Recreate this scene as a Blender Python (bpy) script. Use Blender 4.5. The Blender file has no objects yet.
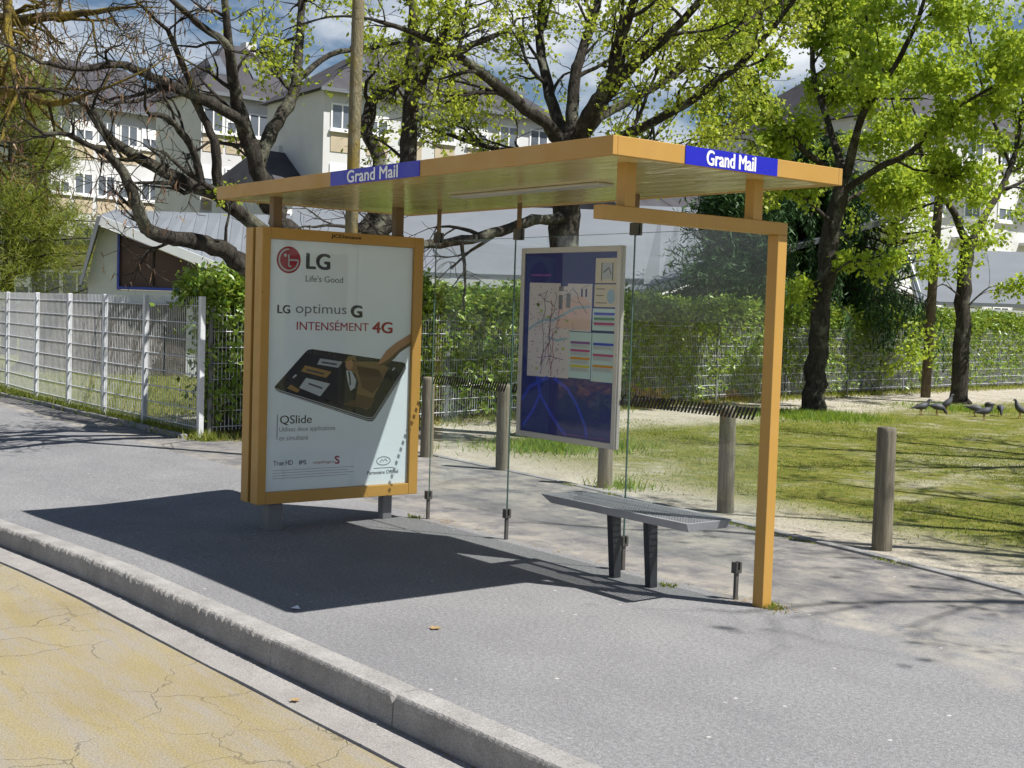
import bpy, bmesh, math, random
import numpy as np
from mathutils import Matrix, Vector

random.seed(7)
RS = np.random.RandomState(11)
scene = bpy.context.scene
col = scene.collection
R = math.radians

# ------------------------------------------------------------------ camera
CAM = np.array([4.5215, -5.2783, 1.5343])
CR = np.array([0.61337, 0.78913, 0.03242])
CU = np.array([-0.06401, 0.00876, 0.99791])
CF = np.array([-0.78720, 0.61416, -0.05589])
FPX = 1280.46
cd = bpy.data.cameras.new('camera')
cam = bpy.data.objects.new('camera', cd)
col.objects.link(cam)
cd.sensor_width = 36.0
cd.lens = 36.0 * FPX / 1024
cd.clip_start = 0.05
cd.clip_end = 2000
m = Matrix.Identity(4)
for i in range(3):
    m[i][0], m[i][1], m[i][2], m[i][3] = CR[i], CU[i], -CF[i], CAM[i]
cam.matrix_world = m
scene.camera = cam

# ------------------------------------------------------------------ world, sun, exposure
SUNH = np.array([0.582, 0.366, 1.0])          # direction towards the sun
elev = math.atan2(1.0, math.hypot(SUNH[0], SUNH[1]))
wd = bpy.data.worlds.new('World')
scene.world = wd
wd.use_nodes = True
nt = wd.node_tree
nt.nodes.clear()
wo = nt.nodes.new('ShaderNodeOutputWorld')
bg = nt.nodes.new('ShaderNodeBackground')
sky = nt.nodes.new('ShaderNodeTexSky')
sky.sky_type = 'NISHITA'
sky.sun_disc = False
sky.sun_elevation = elev
sky.sun_rotation = math.atan2(SUNH[0], SUNH[1])
sky.air_density = 1.0
sky.dust_density = 0.3
sky.ozone_density = 4.0
tc = nt.nodes.new('ShaderNodeTexCoord')
mp = nt.nodes.new('ShaderNodeMapping')
mp.inputs['Scale'].default_value = (1.6, 1.6, 4.0)
mp.inputs['Location'].default_value = (0.35, 0.1, 0.2)
nz = nt.nodes.new('ShaderNodeTexNoise')
nz.inputs['Scale'].default_value = 2.0
nz.inputs['Detail'].default_value = 8
nz.inputs['Roughness'].default_value = 0.6
rp = nt.nodes.new('ShaderNodeValToRGB')
rp.color_ramp.elements[0].position = 0.44
rp.color_ramp.elements[1].position = 0.60
mx = nt.nodes.new('ShaderNodeMixRGB')
mx.inputs[2].default_value = (12.5, 13.0, 13.6, 1)
nt.links.new(tc.outputs['Generated'], mp.inputs['Vector'])
nt.links.new(mp.outputs[0], nz.inputs['Vector'])
nt.links.new(nz.outputs['Fac'], rp.inputs['Fac'])
sxyz = nt.nodes.new('ShaderNodeSeparateXYZ')
nt.links.new(tc.outputs['Generated'], sxyz.inputs[0])
hz = nt.nodes.new('ShaderNodeValToRGB')
hz.color_ramp.elements[0].position = 0.22; hz.color_ramp.elements[0].color = (1, 1, 1, 1)
hz.color_ramp.elements[1].position = 0.45; hz.color_ramp.elements[1].color = (0.05, 0.05, 0.05, 1)
nt.links.new(sxyz.outputs['Z'], hz.inputs['Fac'])
mul = nt.nodes.new('ShaderNodeMath'); mul.operation = 'MULTIPLY'
nt.links.new(rp.outputs['Color'], mul.inputs[0]); nt.links.new(hz.outputs['Color'], mul.inputs[1])
nt.links.new(mul.outputs[0], mx.inputs[0])
nt.links.new(sky.outputs[0], mx.inputs[1])
nt.links.new(mx.outputs[0], bg.inputs['Color'])
bg.inputs['Strength'].default_value = 0.05
nt.links.new(bg.outputs[0], wo.inputs['Surface'])

sd = bpy.data.lights.new('sun', 'SUN')
sd.energy = 5.0
sd.angle = R(0.5)
sd.color = (1.0, 0.965, 0.905)
sun = bpy.data.objects.new('sun', sd)
col.objects.link(sun)
sun.rotation_euler = Vector(SUNH).to_track_quat('Z', 'Y').to_euler()
sun.location = (10, 10, 20)

scene.view_settings.view_transform = 'Standard'
scene.view_settings.look = 'None'
scene.view_settings.gamma = 1
scene.view_settings.use_curve_mapping = False
scene.view_settings.exposure = 0.56
scene.render.engine = 'CYCLES'
scene.cycles.max_bounces = 5
scene.cycles.use_adaptive_sampling = True
scene.cycles.adaptive_threshold = 0.02
scene.cycles.caustics_reflective = False
scene.cycles.caustics_refractive = False
scene.cycles.diffuse_bounces = 2
scene.cycles.glossy_bounces = 2
scene.cycles.transparent_max_bounces = 10

# ------------------------------------------------------------------ helpers
def at(u, v, d):
    """point of the place seen at pixel (u, v), d metres in front of the camera"""
    return CAM + d * (CF + CR * (u - 512) / FPX + CU * (384 - v) / FPX)

def smooth(a, b, x):
    t = np.clip((np.asarray(x, float) - a) / (b - a), 0, 1)
    return t * t * (3 - 2 * t)

def tag(o, label=None, cat=None, group=None, kind=None):
    if label: o['label'] = label
    if cat: o['category'] = cat
    if group: o['group'] = group
    if kind: o['kind'] = kind
    return o

ROOT = {}
def empty(name, loc=(0, 0, 0), rz=0.0):
    o = bpy.data.objects.new(name, None)
    o.empty_display_size = 0.2
    o.location = loc
    o.rotation_euler = (0, 0, rz)
    col.objects.link(o)
    ROOT[o] = np.array(loc, float) if rz == 0 else np.zeros(3)
    return o

def rootloc(o):
    while o is not None:
        if o in ROOT: return ROOT[o]
        o = o.parent
    return np.zeros(3)

def link_mesh(name, me, mats, parent=None):
    o = bpy.data.objects.new(name, me)
    if not isinstance(mats, (list, tuple)): mats = [mats]
    for mm in mats:
        me.materials.append(mm)
    col.objects.link(o)
    if parent is not None: o.parent = parent
    return o

def np_mesh(name, V, F, smooth_=False, mi=None):
    """V (n,3), F (k,c) constant corner count"""
    V = np.ascontiguousarray(V, np.float32); F = np.ascontiguousarray(F, np.int32)
    me = bpy.data.meshes.new(name)
    k, c = F.shape
    me.vertices.add(len(V)); me.vertices.foreach_set('co', V.ravel())
    me.loops.add(k * c); me.loops.foreach_set('vertex_index', F.ravel())
    me.polygons.add(k)
    me.polygons.foreach_set('loop_start', np.arange(0, k * c, c, dtype=np.int32))
    me.polygons.foreach_set('loop_total', np.full(k, c, np.int32))
    if smooth_: me.polygons.foreach_set('use_smooth', np.ones(k, bool))
    if mi is not None: me.polygons.foreach_set('material_index', np.asarray(mi, np.int32))
    me.update(calc_edges=True)
    return me

class MB:
    def __init__(s): s.v = []; s.f = []; s.mi = []; s.m = 0
    def add(s, vs, fs):
        b = len(s.v); s.v += [tuple(float(c) for c in v) for v in vs]
        for f in fs: s.f.append(tuple(i + b for i in f)); s.mi.append(s.m)
    def box(s, x0, x1, y0, y1, z0, z1):
        s.add([(x0,y0,z0),(x1,y0,z0),(x1,y1,z0),(x0,y1,z0),(x0,y0,z1),(x1,y0,z1),(x1,y1,z1),(x0,y1,z1)],
              [(0,3,2,1),(4,5,6,7),(0,1,5,4),(1,2,6,5),(2,3,7,6),(3,0,4,7)])
        return s
    def hexa(s, P):      # 8 points, bottom 4 ccw then top 4
        s.add(P, [(0,3,2,1),(4,5,6,7),(0,1,5,4),(1,2,6,5),(2,3,7,6),(3,0,4,7)]); return s
    def prism(s, poly, ex):   # polygon (list of 3d) extruded by ex, normals outward if poly ccw seen against ex
        n = len(poly); a = [np.array(p, float) for p in poly]; ex = np.array(ex, float)
        s.add(a + [p + ex for p in a], [tuple(reversed(range(n))), tuple(range(n, 2*n))] +
              [(i, (i+1) % n, n + (i+1) % n, n + i) for i in range(n)]); return s
    def face(s, poly): s.add(poly, [tuple(range(len(poly)))]); return s
    def tube(s, pts, rad, k=8, cap=True):
        V, F = tube_arrays(np.array(pts, float), np.broadcast_to(np.asarray(rad, float), (len(pts),)), k)
        b = len(s.v); s.v += [tuple(v) for v in V.tolist()]
        for f in F.tolist(): s.f.append(tuple(i + b for i in f)); s.mi.append(s.m)
        if cap:
            n = len(pts)
            s.f.append(tuple(b + i for i in reversed(range(k)))); s.mi.append(s.m)
            s.f.append(tuple(b + (n-1)*k + i for i in range(k))); s.mi.append(s.m)
        return s
    def build(s, name, mats, parent=None, bevel=0, smooth_=False, seg=2, recalc=True):
        off = rootloc(parent)
        me = bpy.data.meshes.new(name)
        me.from_pydata([(a-off[0], b-off[1], c-off[2]) for a, b, c in s.v], [], s.f)
        me.polygons.foreach_set('material_index', np.array(s.mi, np.int32))
        if bevel or recalc:
            bm = bmesh.new(); bm.from_mesh(me)
            if recalc: bmesh.ops.recalc_face_normals(bm, faces=bm.faces)
            if bevel:
                ed = [e for e in bm.edges if len(e.link_faces) == 2 and e.calc_face_angle(0) > 0.6]
                bmesh.ops.bevel(bm, geom=ed, offset=bevel, segments=seg, affect='EDGES', profile=0.5, clamp_overlap=True)
            bm.to_mesh(me); bm.free()
        if smooth_:
            me.polygons.foreach_set('use_smooth', np.ones(len(me.polygons), bool))
        return link_mesh(name, me, mats, parent)

def tube_arrays(P, r, k):
    n = len(P)
    T = np.gradient(P, axis=0); T /= np.linalg.norm(T, axis=1)[:, None] + 1e-9
    ref = np.array([0.31, 0.17, 0.93]) if abs(T[0, 2]) < 0.85 else np.array([0.9, 0.3, 0.1])
    A = np.cross(T, ref); A /= np.linalg.norm(A, axis=1)[:, None] + 1e-9
    B = np.cross(T, A)
    th = np.arange(k) * 2 * math.pi / k
    V = P[:, None, :] + r[:, None, None] * (A[:, None, :] * np.cos(th)[None, :, None] + B[:, None, :] * np.sin(th)[None, :, None])
    i = np.arange(n - 1)[:, None] * k; j = np.arange(k)[None, :]; j2 = (j + 1) % k
    F = np.stack([i + j, i + j2, i + k + j2, i + k + j], -1).reshape(-1, 4)
    return V.reshape(-1, 3), F

BR = np.random.RandomState(99)
def tubes_mesh(name, tubes, smooth_=True, off=np.zeros(3)):
    Vs, Fs, b = [], [], 0
    for P, r, k in tubes:
        V, F = tube_arrays(P, r, k)
        if k >= 7: V = V + (V - np.repeat(P, k, 0)) * (BR.normal(0, .07, (len(V), 1)))
        Vs.append(V); Fs.append(F + b); b += len(V)
    return np_mesh(name, np.concatenate(Vs) - off, np.concatenate(Fs), smooth_)

def leaves_mesh(name, P, size, rs, droop=0.0, width=0.62, off=np.zeros(3), direc=None, spread=1.0, fold=0.25):
    """folded diamond leaves at the points P"""
    n = len(P)
    D = rs.normal(size=(n, 3)) * spread
    if direc is not None: D += direc
    D[:, 2] -= droop
    D /= np.linalg.norm(D, axis=1)[:, None] + 1e-9
    N = rs.normal(size=(n, 3)); S = np.cross(D, N); S /= np.linalg.norm(S, axis=1)[:, None] + 1e-9
    N = np.cross(S, D)
    L = np.asarray(size)[:, None] * np.ones((n, 1))
    w = L * width * 0.5
    V = np.stack([P, P + D * L * 0.45 + S * w + N * w * fold, P + D * L, P + D * L * 0.45 - S * w + N * w * fold], 1)
    F = np.arange(n * 4).reshape(n, 4)
    tri = np.concatenate([F[:, [0, 1, 2]], F[:, [0, 2, 3]]])
    return np_mesh(name, V.reshape(-1, 3) - off, tri, False)

def copy_tree(o, parent=None):
    c = o.copy(); col.objects.link(c); c.parent = parent
    for ch in list(o.children): copy_tree(ch, c)
    return c

# ------------------------------------------------------------------ materials
def node_mat(name):
    mt = bpy.data.materials.new(name); mt.use_nodes = True
    t = mt.node_tree; b = t.nodes['Principled BSDF']
    return mt, t, b

def N(t, kind, **kw):
    n = t.nodes.new(kind)
    for k, v in kw.items():
        if k in n.inputs: n.inputs[k].default_value = v
        else: setattr(n, k, v)
    return n

def ramp(t, fac, stops):
    r = t.nodes.new('ShaderNodeValToRGB')
    els = r.color_ramp.elements
    while len(els) < len(stops): els.new(0.5)
    for e, (p, c) in zip(els, stops):
        e.position = p; e.color = (*c, 1) if len(c) == 3 else c
    t.links.new(fac, r.inputs['Fac'])
    return r

def g(v): return (v, v, v)

def mixc(t, fac, a, b, mode='MIX'):
    n = t.nodes.new('ShaderNodeMixRGB'); n.blend_type = mode
    for idx, s in ((0, fac), (1, a), (2, b)):
        if isinstance(s, (int, float)): n.inputs[idx].default_value = s if idx == 0 else (s, s, s, 1)
        elif isinstance(s, tuple): n.inputs[idx].default_value = (*s, 1)
        else: t.links.new(s, n.inputs[idx])
    return n.outputs[0]

def math_(t, op, a, b=None):
    n = t.nodes.new('ShaderNodeMath'); n.operation = op
    for i, s in enumerate((a, b)):
        if s is None: continue
        if isinstance(s, (int, float)): n.inputs[i].default_value = s
        else: t.links.new(s, n.inputs[i])
    return n.outputs[0]

def noise(t, vec, scale, detail=4, rough=0.55, dist=0.0):
    n = N(t, 'ShaderNodeTexNoise', Scale=scale, Detail=detail, Roughness=rough, Distortion=dist)
    if vec is not None: t.links.new(vec, n.inputs['Vector'])
    return n.outputs['Fac']

def objco(t, scale=None):
    c = t.nodes.new('ShaderNodeTexCoord').outputs['Object']
    if scale is None: return c
    mpn = N(t, 'ShaderNodeMapping'); mpn.inputs['Scale'].default_value = scale
    t.links.new(c, mpn.inputs['Vector']); return mpn.outputs[0]

def bump(t, b, h, strength, dist):
    n = N(t, 'ShaderNodeBump', Strength=strength, Distance=dist)
    t.links.new(h, n.inputs['Height']); t.links.new(n.outputs[0], b.inputs['Normal'])

def paint(name, c, rough=0.4, var=0.12, scale=3.0, spec=0.5, metal=0.0, bumpy=0.0, fine=60):
    mt, t, b = node_mat(name)
    co = objco(t)
    f = noise(t, co, scale, 6, 0.62)
    a = tuple(x * (1 - var) for x in c); d = tuple(min(1, x * (1 + var)) for x in c)
    r = ramp(t, f, [(0.3, a), (0.7, d)])
    t.links.new(r.outputs[0], b.inputs['Base Color'])
    rr = ramp(t, noise(t, co, scale * 4, 5), [(0.3, g(max(0.02, rough - 0.08))), (0.7, g(min(1, rough + 0.1)))])
    t.links.new(rr.outputs[0], b.inputs['Roughness'])
    b.inputs['Specular IOR Level'].default_value = spec
    b.inputs['Metallic'].default_value = metal
    if bumpy: bump(t, b, noise(t, co, fine, 5, 0.65), bumpy, 0.01)
    return mt

def leafmat(name, stops, transl=0.35, rough=0.45, tcol=None):
    mt, t, b = node_mat(name)
    gm = t.nodes.new('ShaderNodeNewGeometry')
    r = ramp(t, gm.outputs['Random Per Island'], stops)
    t.links.new(r.outputs[0], b.inputs['Base Color'])
    b.inputs['Roughness'].default_value = rough
    b.inputs['Specular IOR Level'].default_value = 0.35
    tr = t.nodes.new('ShaderNodeBsdfTranslucent')
    if tcol: tr.inputs['Color'].default_value = (*tcol, 1)
    else:
        t.links.new(mixc(t, 0.6, r.outputs[0], (0.66, 0.76, 0.07), 'MIX'), tr.inputs['Color'])
    ms = t.nodes.new('ShaderNodeMixShader'); ms.inputs[0].default_value = transl
    t.links.new(b.outputs[0], ms.inputs[1]); t.links.new(tr.outputs[0], ms.inputs[2])
    t.links.new(ms.outputs[0], t.nodes['Material Output'].inputs['Surface'])
    return mt

def glassmat(name, tint=(0.9, 0.95, 0.93), refl=1.0, ior=1.5, rough=0.02, dirt=0.0):
    mt, t, b = node_mat(name)
    t.nodes.remove(b)
    tr = t.nodes.new('ShaderNodeBsdfTransparent'); tr.inputs[0].default_value = (*tint, 1)
    gl = t.nodes.new('ShaderNodeBsdfGlossy'); gl.inputs['Roughness'].default_value = rough
    ge = t.nodes.new('ShaderNodeNewGeometry')
    dt = t.nodes.new('ShaderNodeVectorMath'); dt.operation = 'DOT_PRODUCT'
    t.links.new(ge.outputs['Normal'], dt.inputs[0]); t.links.new(ge.outputs['Incoming'], dt.inputs[1])
    f0 = ((ior - 1) / (ior + 1)) ** 2
    sch = math_(t, 'POWER', math_(t, 'SUBTRACT', 1.0, math_(t, 'ABSOLUTE', dt.outputs['Value'])), 5.0)
    fr = math_(t, 'ADD', math_(t, 'MULTIPLY', sch, 1 - f0), f0)
    ms = t.nodes.new('ShaderNodeMixShader')
    t.links.new(math_(t, 'MULTIPLY', fr, refl), ms.inputs[0])
    t.links.new(tr.outputs[0], ms.inputs[1]); t.links.new(gl.outputs[0], ms.inputs[2])
    out = ms.outputs[0]
    if dirt:
        df = t.nodes.new('ShaderNodeBsdfDiffuse'); df.inputs[0].default_value = (0.62, 0.64, 0.62, 1)
        fac = ramp(t, noise(t, objco(t, (2, 2, 5)), 3.0, 8, 0.7), [(0.35, g(0.0)), (0.85, g(dirt))])
        m2 = t.nodes.new('ShaderNodeMixShader')
        t.links.new(fac.outputs[0], m2.inputs[0]); t.links.new(out, m2.inputs[1]); t.links.new(df.outputs[0], m2.inputs[2])
        out = m2.outputs[0]
    t.links.new(out, t.nodes['Material Output'].inputs['Surface'])
    return mt

def asphalt_mat():
    mt, t, b = node_mat('worn_asphalt')
    co = objco(t)
    sx = t.nodes.new('ShaderNodeSeparateXYZ'); t.links.new(co, sx.inputs[0])
    base = ramp(t, noise(t, co, 0.55, 7, 0.62), [(0.3, (0.185, 0.185, 0.192)), (0.7, (0.25, 0.249, 0.253))])
    grain = noise(t, co, 150, 3, 0.8)
    salt = ramp(t, grain, [(0.34, g(0.3)), (0.47, g(0.9)), (0.55, g(1.1)), (0.68, g(2.1))])
    mid = ramp(t, noise(t, co, 48, 3, 0.7), [(0.34, g(0.72)), (0.5, g(1.0)), (0.66, g(1.3))])
    c1 = mixc(t, 0.7, mixc(t, 0.8, base.outputs[0], mid.outputs[0], 'MULTIPLY'), salt.outputs[0], 'MULTIPLY')
    # older, darker and rougher surface behind the glass; dark tone includes painted branch shade
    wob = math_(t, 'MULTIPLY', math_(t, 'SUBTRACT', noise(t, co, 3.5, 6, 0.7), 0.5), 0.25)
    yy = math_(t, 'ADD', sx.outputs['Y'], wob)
    old_shade = ramp(t, math_(t, 'ADD', math_(t, 'MULTIPLY', yy, 0.5), 0.5), [(0.515, g(0)), (0.535, g(1))])
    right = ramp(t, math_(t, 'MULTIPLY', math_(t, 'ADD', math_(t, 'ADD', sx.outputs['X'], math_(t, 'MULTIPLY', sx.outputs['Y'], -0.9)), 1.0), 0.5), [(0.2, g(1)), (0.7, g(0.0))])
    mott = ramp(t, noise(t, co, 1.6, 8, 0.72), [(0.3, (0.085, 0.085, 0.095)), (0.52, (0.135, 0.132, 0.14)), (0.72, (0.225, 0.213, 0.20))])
    old_shade_c = mixc(t, 0.95, mott.outputs[0], salt.outputs[0], 'MULTIPLY')
    c2 = mixc(t, math_(t, 'MULTIPLY', old_shade.outputs[0], right.outputs[0]), c1, old_shade_c)
    # sandy streaks: grit swept along the glass feet, and a faint band to the right of the post
    grit = ramp(t, noise(t, co, 2.8, 8, 0.75), [(0.41, g(0)), (0.58, g(0.9))])
    near = ramp(t, math_(t, 'ADD', math_(t, 'MULTIPLY', yy, 0.5), 0.5), [(0.50, g(0)), (0.54, g(1)), (0.74, g(0.6)), (0.92, g(0.4)), (1.0, g(0.8))])
    band = ramp(t, math_(t, 'ADD', math_(t, 'MULTIPLY', math_(t, 'ADD', yy, math_(t, 'MULTIPLY', sx.outputs['X'], 0.35)), 0.5), 0.5), [(0.60, g(0)), (0.70, g(0.75)), (0.82, g(0))])
    sand = math_(t, 'MULTIPLY', grit.outputs[0], math_(t, 'MAXIMUM', near.outputs[0], band.outputs[0]))
    c3 = mixc(t, sand, c2, mixc(t, grain, (0.22, 0.205, 0.175), (0.50, 0.465, 0.40)))
    # pale chips and dark spots
    v = N(t, 'ShaderNodeTexVoronoi', Scale=11.0); t.links.new(co, v.inputs['Vector'])
    chip = ramp(t, v.outputs['Distance'], [(0.05, g(1)), (0.13, g(0))])
    rar = ramp(t, v.outputs['Color'], [(0.74, g(0)), (0.78, g(0.9))])
    c4 = mixc(t, math_(t, 'MULTIPLY', chip.outputs[0], rar.outputs[0]), c3, (0.58, 0.57, 0.54))
    v2 = N(t, 'ShaderNodeTexVoronoi', Scale=4.0); t.links.new(co, v2.inputs['Vector'])
    gum = ramp(t, v2.outputs['Distance'], [(0.05, g(0.6)), (0.085, g(0))])
    rar2 = ramp(t, v2.outputs['Color'], [(0.70, g(0)), (0.74, g(1))])
    c5 = mixc(t, math_(t, 'MULTIPLY', gum.outputs[0], rar2.outputs[0]), c4, (0.12, 0.12, 0.125))
    st = ramp(t, noise(t, objco(t, (0.6, 1.4, 1)), 1.1, 8, 0.7, 0.8), [(0.47, g(0)), (0.72, g(0.5))])
    c6 = mixc(t, st.outputs[0], c5, mixc(t, 0.9, (0.16, 0.158, 0.168), salt.outputs[0], 'MULTIPLY'))
    # hairline cracks
    wv = t.nodes.new('ShaderNodeTexNoise'); wv.inputs['Scale'].default_value = 2.0; wv.inputs['Detail'].default_value = 7
    t.links.new(co, wv.inputs['Vector'])
    vm = t.nodes.new('ShaderNodeVectorMath'); vm.operation = 'MULTIPLY_ADD'
    t.links.new(wv.outputs['Color'], vm.inputs[0]); vm.inputs[1].default_value = (0.5, 0.5, 0); t.links.new(co, vm.inputs[2])
    vo = N(t, 'ShaderNodeTexVoronoi', Scale=0.42); vo.feature = 'DISTANCE_TO_EDGE'; t.links.new(vm.outputs[0], vo.inputs['Vector'])
    ck = ramp(t, vo.outputs['Distance'], [(0.0, g(0.5)), (0.0016, g(0.3)), (0.003, g(0))])
    ckm = ramp(t, noise(t, co, 0.9, 3), [(0.5, g(0)), (0.58, g(1))])
    c7 = mixc(t, math_(t, 'MULTIPLY', ck.outputs[0], ckm.outputs[0]), c6, (0.05, 0.05, 0.052))
    t.links.new(c6, b.inputs['Base Color'])
    b.inputs['Roughness'].default_value = 0.88
    b.inputs['Specular IOR Level'].default_value = 0.25
    bump(t, b, grain, 0.5, 0.004)
    return mt

def road_mat():
    mt, t, b = node_mat('yellow_road')
    co = objco(t)
    base = ramp(t, noise(t, co, 0.9, 7, 0.62), [(0.3, (0.265, 0.215, 0.115)), (0.55, (0.31, 0.258, 0.14)), (0.75, (0.325, 0.285, 0.19))])
    wear = ramp(t, noise(t, objco(t, (0.45, 3.0, 1)), 2.6, 9, 0.75), [(0.42, g(0)), (0.66, g(0.9))])
    c1 = mixc(t, wear.outputs[0], base.outputs[0], (0.29, 0.265, 0.235))
    grain = noise(t, co, 110, 3, 0.75)
    c2 = mixc(t, 0.6, c1, ramp(t, grain, [(0.33, g(0.5)), (0.52, g(1)), (0.7, g(1.35))]).outputs[0], 'MULTIPLY')
    # wandering cracks
    wv = t.nodes.new('ShaderNodeTexNoise'); wv.inputs['Scale'].default_value = 3.4; wv.inputs['Detail'].default_value = 9
    t.links.new(co, wv.inputs['Vector'])
    vm = t.nodes.new('ShaderNodeVectorMath'); vm.operation = 'MULTIPLY_ADD'
    t.links.new(wv.outputs['Color'], vm.inputs[0]); vm.inputs[1].default_value = (0.42, 0.42, 0); t.links.new(co, vm.inputs[2])
    vo = N(t, 'ShaderNodeTexVoronoi', Scale=2.3); vo.feature = 'DISTANCE_TO_EDGE'
    t.links.new(vm.outputs[0], vo.inputs['Vector'])
    cr = ramp(t, vo.outputs['Distance'], [(0.0, g(1)), (0.006, g(0.6)), (0.012, g(0))])
    msk = ramp(t, noise(t, co, 1.3, 3), [(0.42, g(0)), (0.55, g(1))])
    crk = math_(t, 'MULTIPLY', cr.outputs[0], msk.outputs[0])
    c3 = mixc(t, math_(t, 'MULTIPLY', crk, 0.34), c2, (0.07, 0.06, 0.05))
    # grey wheel wear away from the kerb
    sx = t.nodes.new('ShaderNodeSeparateXYZ'); t.links.new(co, sx.inputs[0])
    yw = math_(t, 'ADD', sx.outputs['Y'], math_(t, 'MULTIPLY', noise(t, co, 1.6, 6), 0.5))
    wl = ramp(t, math_(t, 'MULTIPLY', math_(t, 'ADD', yw, 5.0), 0.4), [(0.10, g(0.85)), (0.36, g(0.75)), (0.56, g(0))])
    c4 = mixc(t, wl.outputs[0], c3, (0.27, 0.255, 0.25))
    t.links.new(c4, b.inputs['Base Color'])
    b.inputs['Roughness'].default_value = 0.85
    b.inputs['Specular IOR Level'].default_value = 0.25
    h = math_(t, 'SUBTRACT', grain, math_(t, 'MULTIPLY', crk, 1.5))
    bump(t, b, h, 0.6, 0.006)
    return mt

def concrete_mat(name, c, chips=True, dark=0.6):
    mt, t, b = node_mat(name)
    co = objco(t)
    a = ramp(t, noise(t, co, 3.5, 7, 0.65), [(0.3, tuple(x * dark for x in c)), (0.7, c)])
    gr = noise(t, co, 120, 3, 0.75)
    c1 = mixc(t, 0.6, a.outputs[0], ramp(t, gr, [(0.33, g(0.5)), (0.52, g(1)), (0.7, g(1.35))]).outputs[0], 'MULTIPLY')
    v = N(t, 'ShaderNodeTexVoronoi', Scale=38.0); t.links.new(co, v.inputs['Vector'])
    pit = ramp(t, v.outputs['Distance'], [(0.08, g(1)), (0.16, g(0))])
    rar = ramp(t, v.outputs['Color'], [(0.84, g(0)), (0.88, g(0.8))])
    pf = math_(t, 'MULTIPLY', pit.outputs[0], rar.outputs[0])
    c2 = mixc(t, pf, c1, (0.07, 0.065, 0.06))
    t.links.new(c2, b.inputs['Base Color'])
    b.inputs['Roughness'].default_value = 0.9
    b.inputs['Specular IOR Level'].default_value = 0.2
    bump(t, b, math_(t, 'SUBTRACT', math_(t, 'ADD', gr, noise(t, co, 22, 4)), pf), 0.6, 0.008)
    return mt

def ground_mat():
    mt, t, b = node_mat('patchy_lawn')
    co = objco(t)
    sx = t.nodes.new('ShaderNodeSeparateXYZ'); t.links.new(co, sx.inputs[0])
    X, Y = sx.outputs['X'], sx.outputs['Y']
    big = noise(t, co, 0.45, 6, 0.62)
    mid = noise(t, co, 1.9, 7, 0.68)
    fine = noise(t, co, 42, 4, 0.75)
    grass = ramp(t, noise(t, co, 5.0, 6, 0.7), [(0.28, (0.075, 0.115, 0.018)), (0.5, (0.17, 0.18, 0.035)), (0.72, (0.28, 0.25, 0.075))])
    soil = ramp(t, mid, [(0.3, (0.36, 0.32, 0.25)), (0.7, (0.56, 0.52, 0.44))])
    # bare earth: near the edging, along the path by the fence, and in patches
    edge = math_(t, 'ADD', Y, math_(t, 'MULTIPLY', X, 0.12))           # distance behind the edging
    near = ramp(t, math_(t, 'MULTIPLY', math_(t, 'ADD', edge, math_(t, 'MULTIPLY', mid, 1.6)), 0.2), [(0.58, g(1)), (0.82, g(0))])
    px = math_(t, 'ADD', math_(t, 'ADD', X, math_(t, 'MULTIPLY', Y, 0.13)), math_(t, 'MULTIPLY', big, 1.3))
    path = ramp(t, math_(t, 'MULTIPLY', math_(t, 'ADD', px, 14.0), 0.1), [(0.26, g(0)), (0.34, g(1)), (0.68, g(1)), (0.76, g(0))])
    yg = ramp(t, math_(t, 'MULTIPLY', Y, 0.1), [(0.08, g(0)), (0.2, g(1))])
    pth = math_(t, 'MULTIPLY', path.outputs[0], yg.outputs[0])
    pat = ramp(t, math_(t, 'ADD', math_(t, 'MULTIPLY', big, 0.55), math_(t, 'MULTIPLY', mid, 0.45)), [(0.50, g(0)), (0.66, g(0.8))])
    front = ramp(t, math_(t, 'MULTIPLY', math_(t, 'ADD', X, 10.5), 0.5), [(0.0, g(0)), (1.0, g(1))])
    s1 = math_(t, 'MULTIPLY', math_(t, 'MAXIMUM', near.outputs[0], pat.outputs[0]), front.outputs[0])
    s = math_(t, 'MAXIMUM', s1, pth)
    c = mixc(t, s, grass.outputs[0], soil.outputs[0])
    c = mixc(t, 0.8, c, ramp(t, fine, [(0.3, g(0.45)), (0.52, g(1)), (0.72, g(1.4))]).outputs[0], 'MULTIPLY')
    t.links.new(c, b.inputs['Base Color'])
    b.inputs['Roughness'].default_value = 0.95
    b.inputs['Specular IOR Level'].default_value = 0.1
    bump(t, b, math_(t, 'ADD', fine, mid), 0.8, 0.03)
    return mt

def bark_mat(name, c0, c1, lichen, lf=0.5):
    mt, t, b = node_mat(name)
    co = objco(t, (1, 1, 0.35))
    n1 = noise(t, co, 14, 8, 0.72, 0.6)
    a = ramp(t, n1, [(0.32, c0), (0.66, c1)])
    ln = ramp(t, noise(t, objco(t), 3.6, 7, 0.7), [(lf, g(0)), (lf + 0.14, g(0.85))])
    c = mixc(t, ln.outputs[0], a.outputs[0], lichen)
    t.links.new(c, b.inputs['Base Color'])
    b.inputs['Roughness'].default_value = 0.95
    b.inputs['Specular IOR Level'].default_value = 0.1
    bump(t, b, math_(t, 'ADD', n1, noise(t, co, 45, 5, .7)), 1.0, 0.05)
    return mt

def soffit_mat():
    mt, t, b = node_mat('glossy_soffit')
    co = objco(t)
    c = ramp(t, noise(t, objco(t, (0.5, 2.0, 1)), 2.2, 6, 0.6), [(0.3, (0.70, 0.57, 0.20)), (0.7, (0.82, 0.70, 0.33))])
    t.links.new(c.outputs[0], b.inputs['Base Color'])
    b.inputs['Roughness'].default_value = 0.10
    b.inputs['Specular IOR Level'].default_value = 0.9
    bump(t, b, noise(t, objco(t, (1.0, 3.0, 1)), 3.0, 3), 0.10, 0.05)
    return mt

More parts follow.
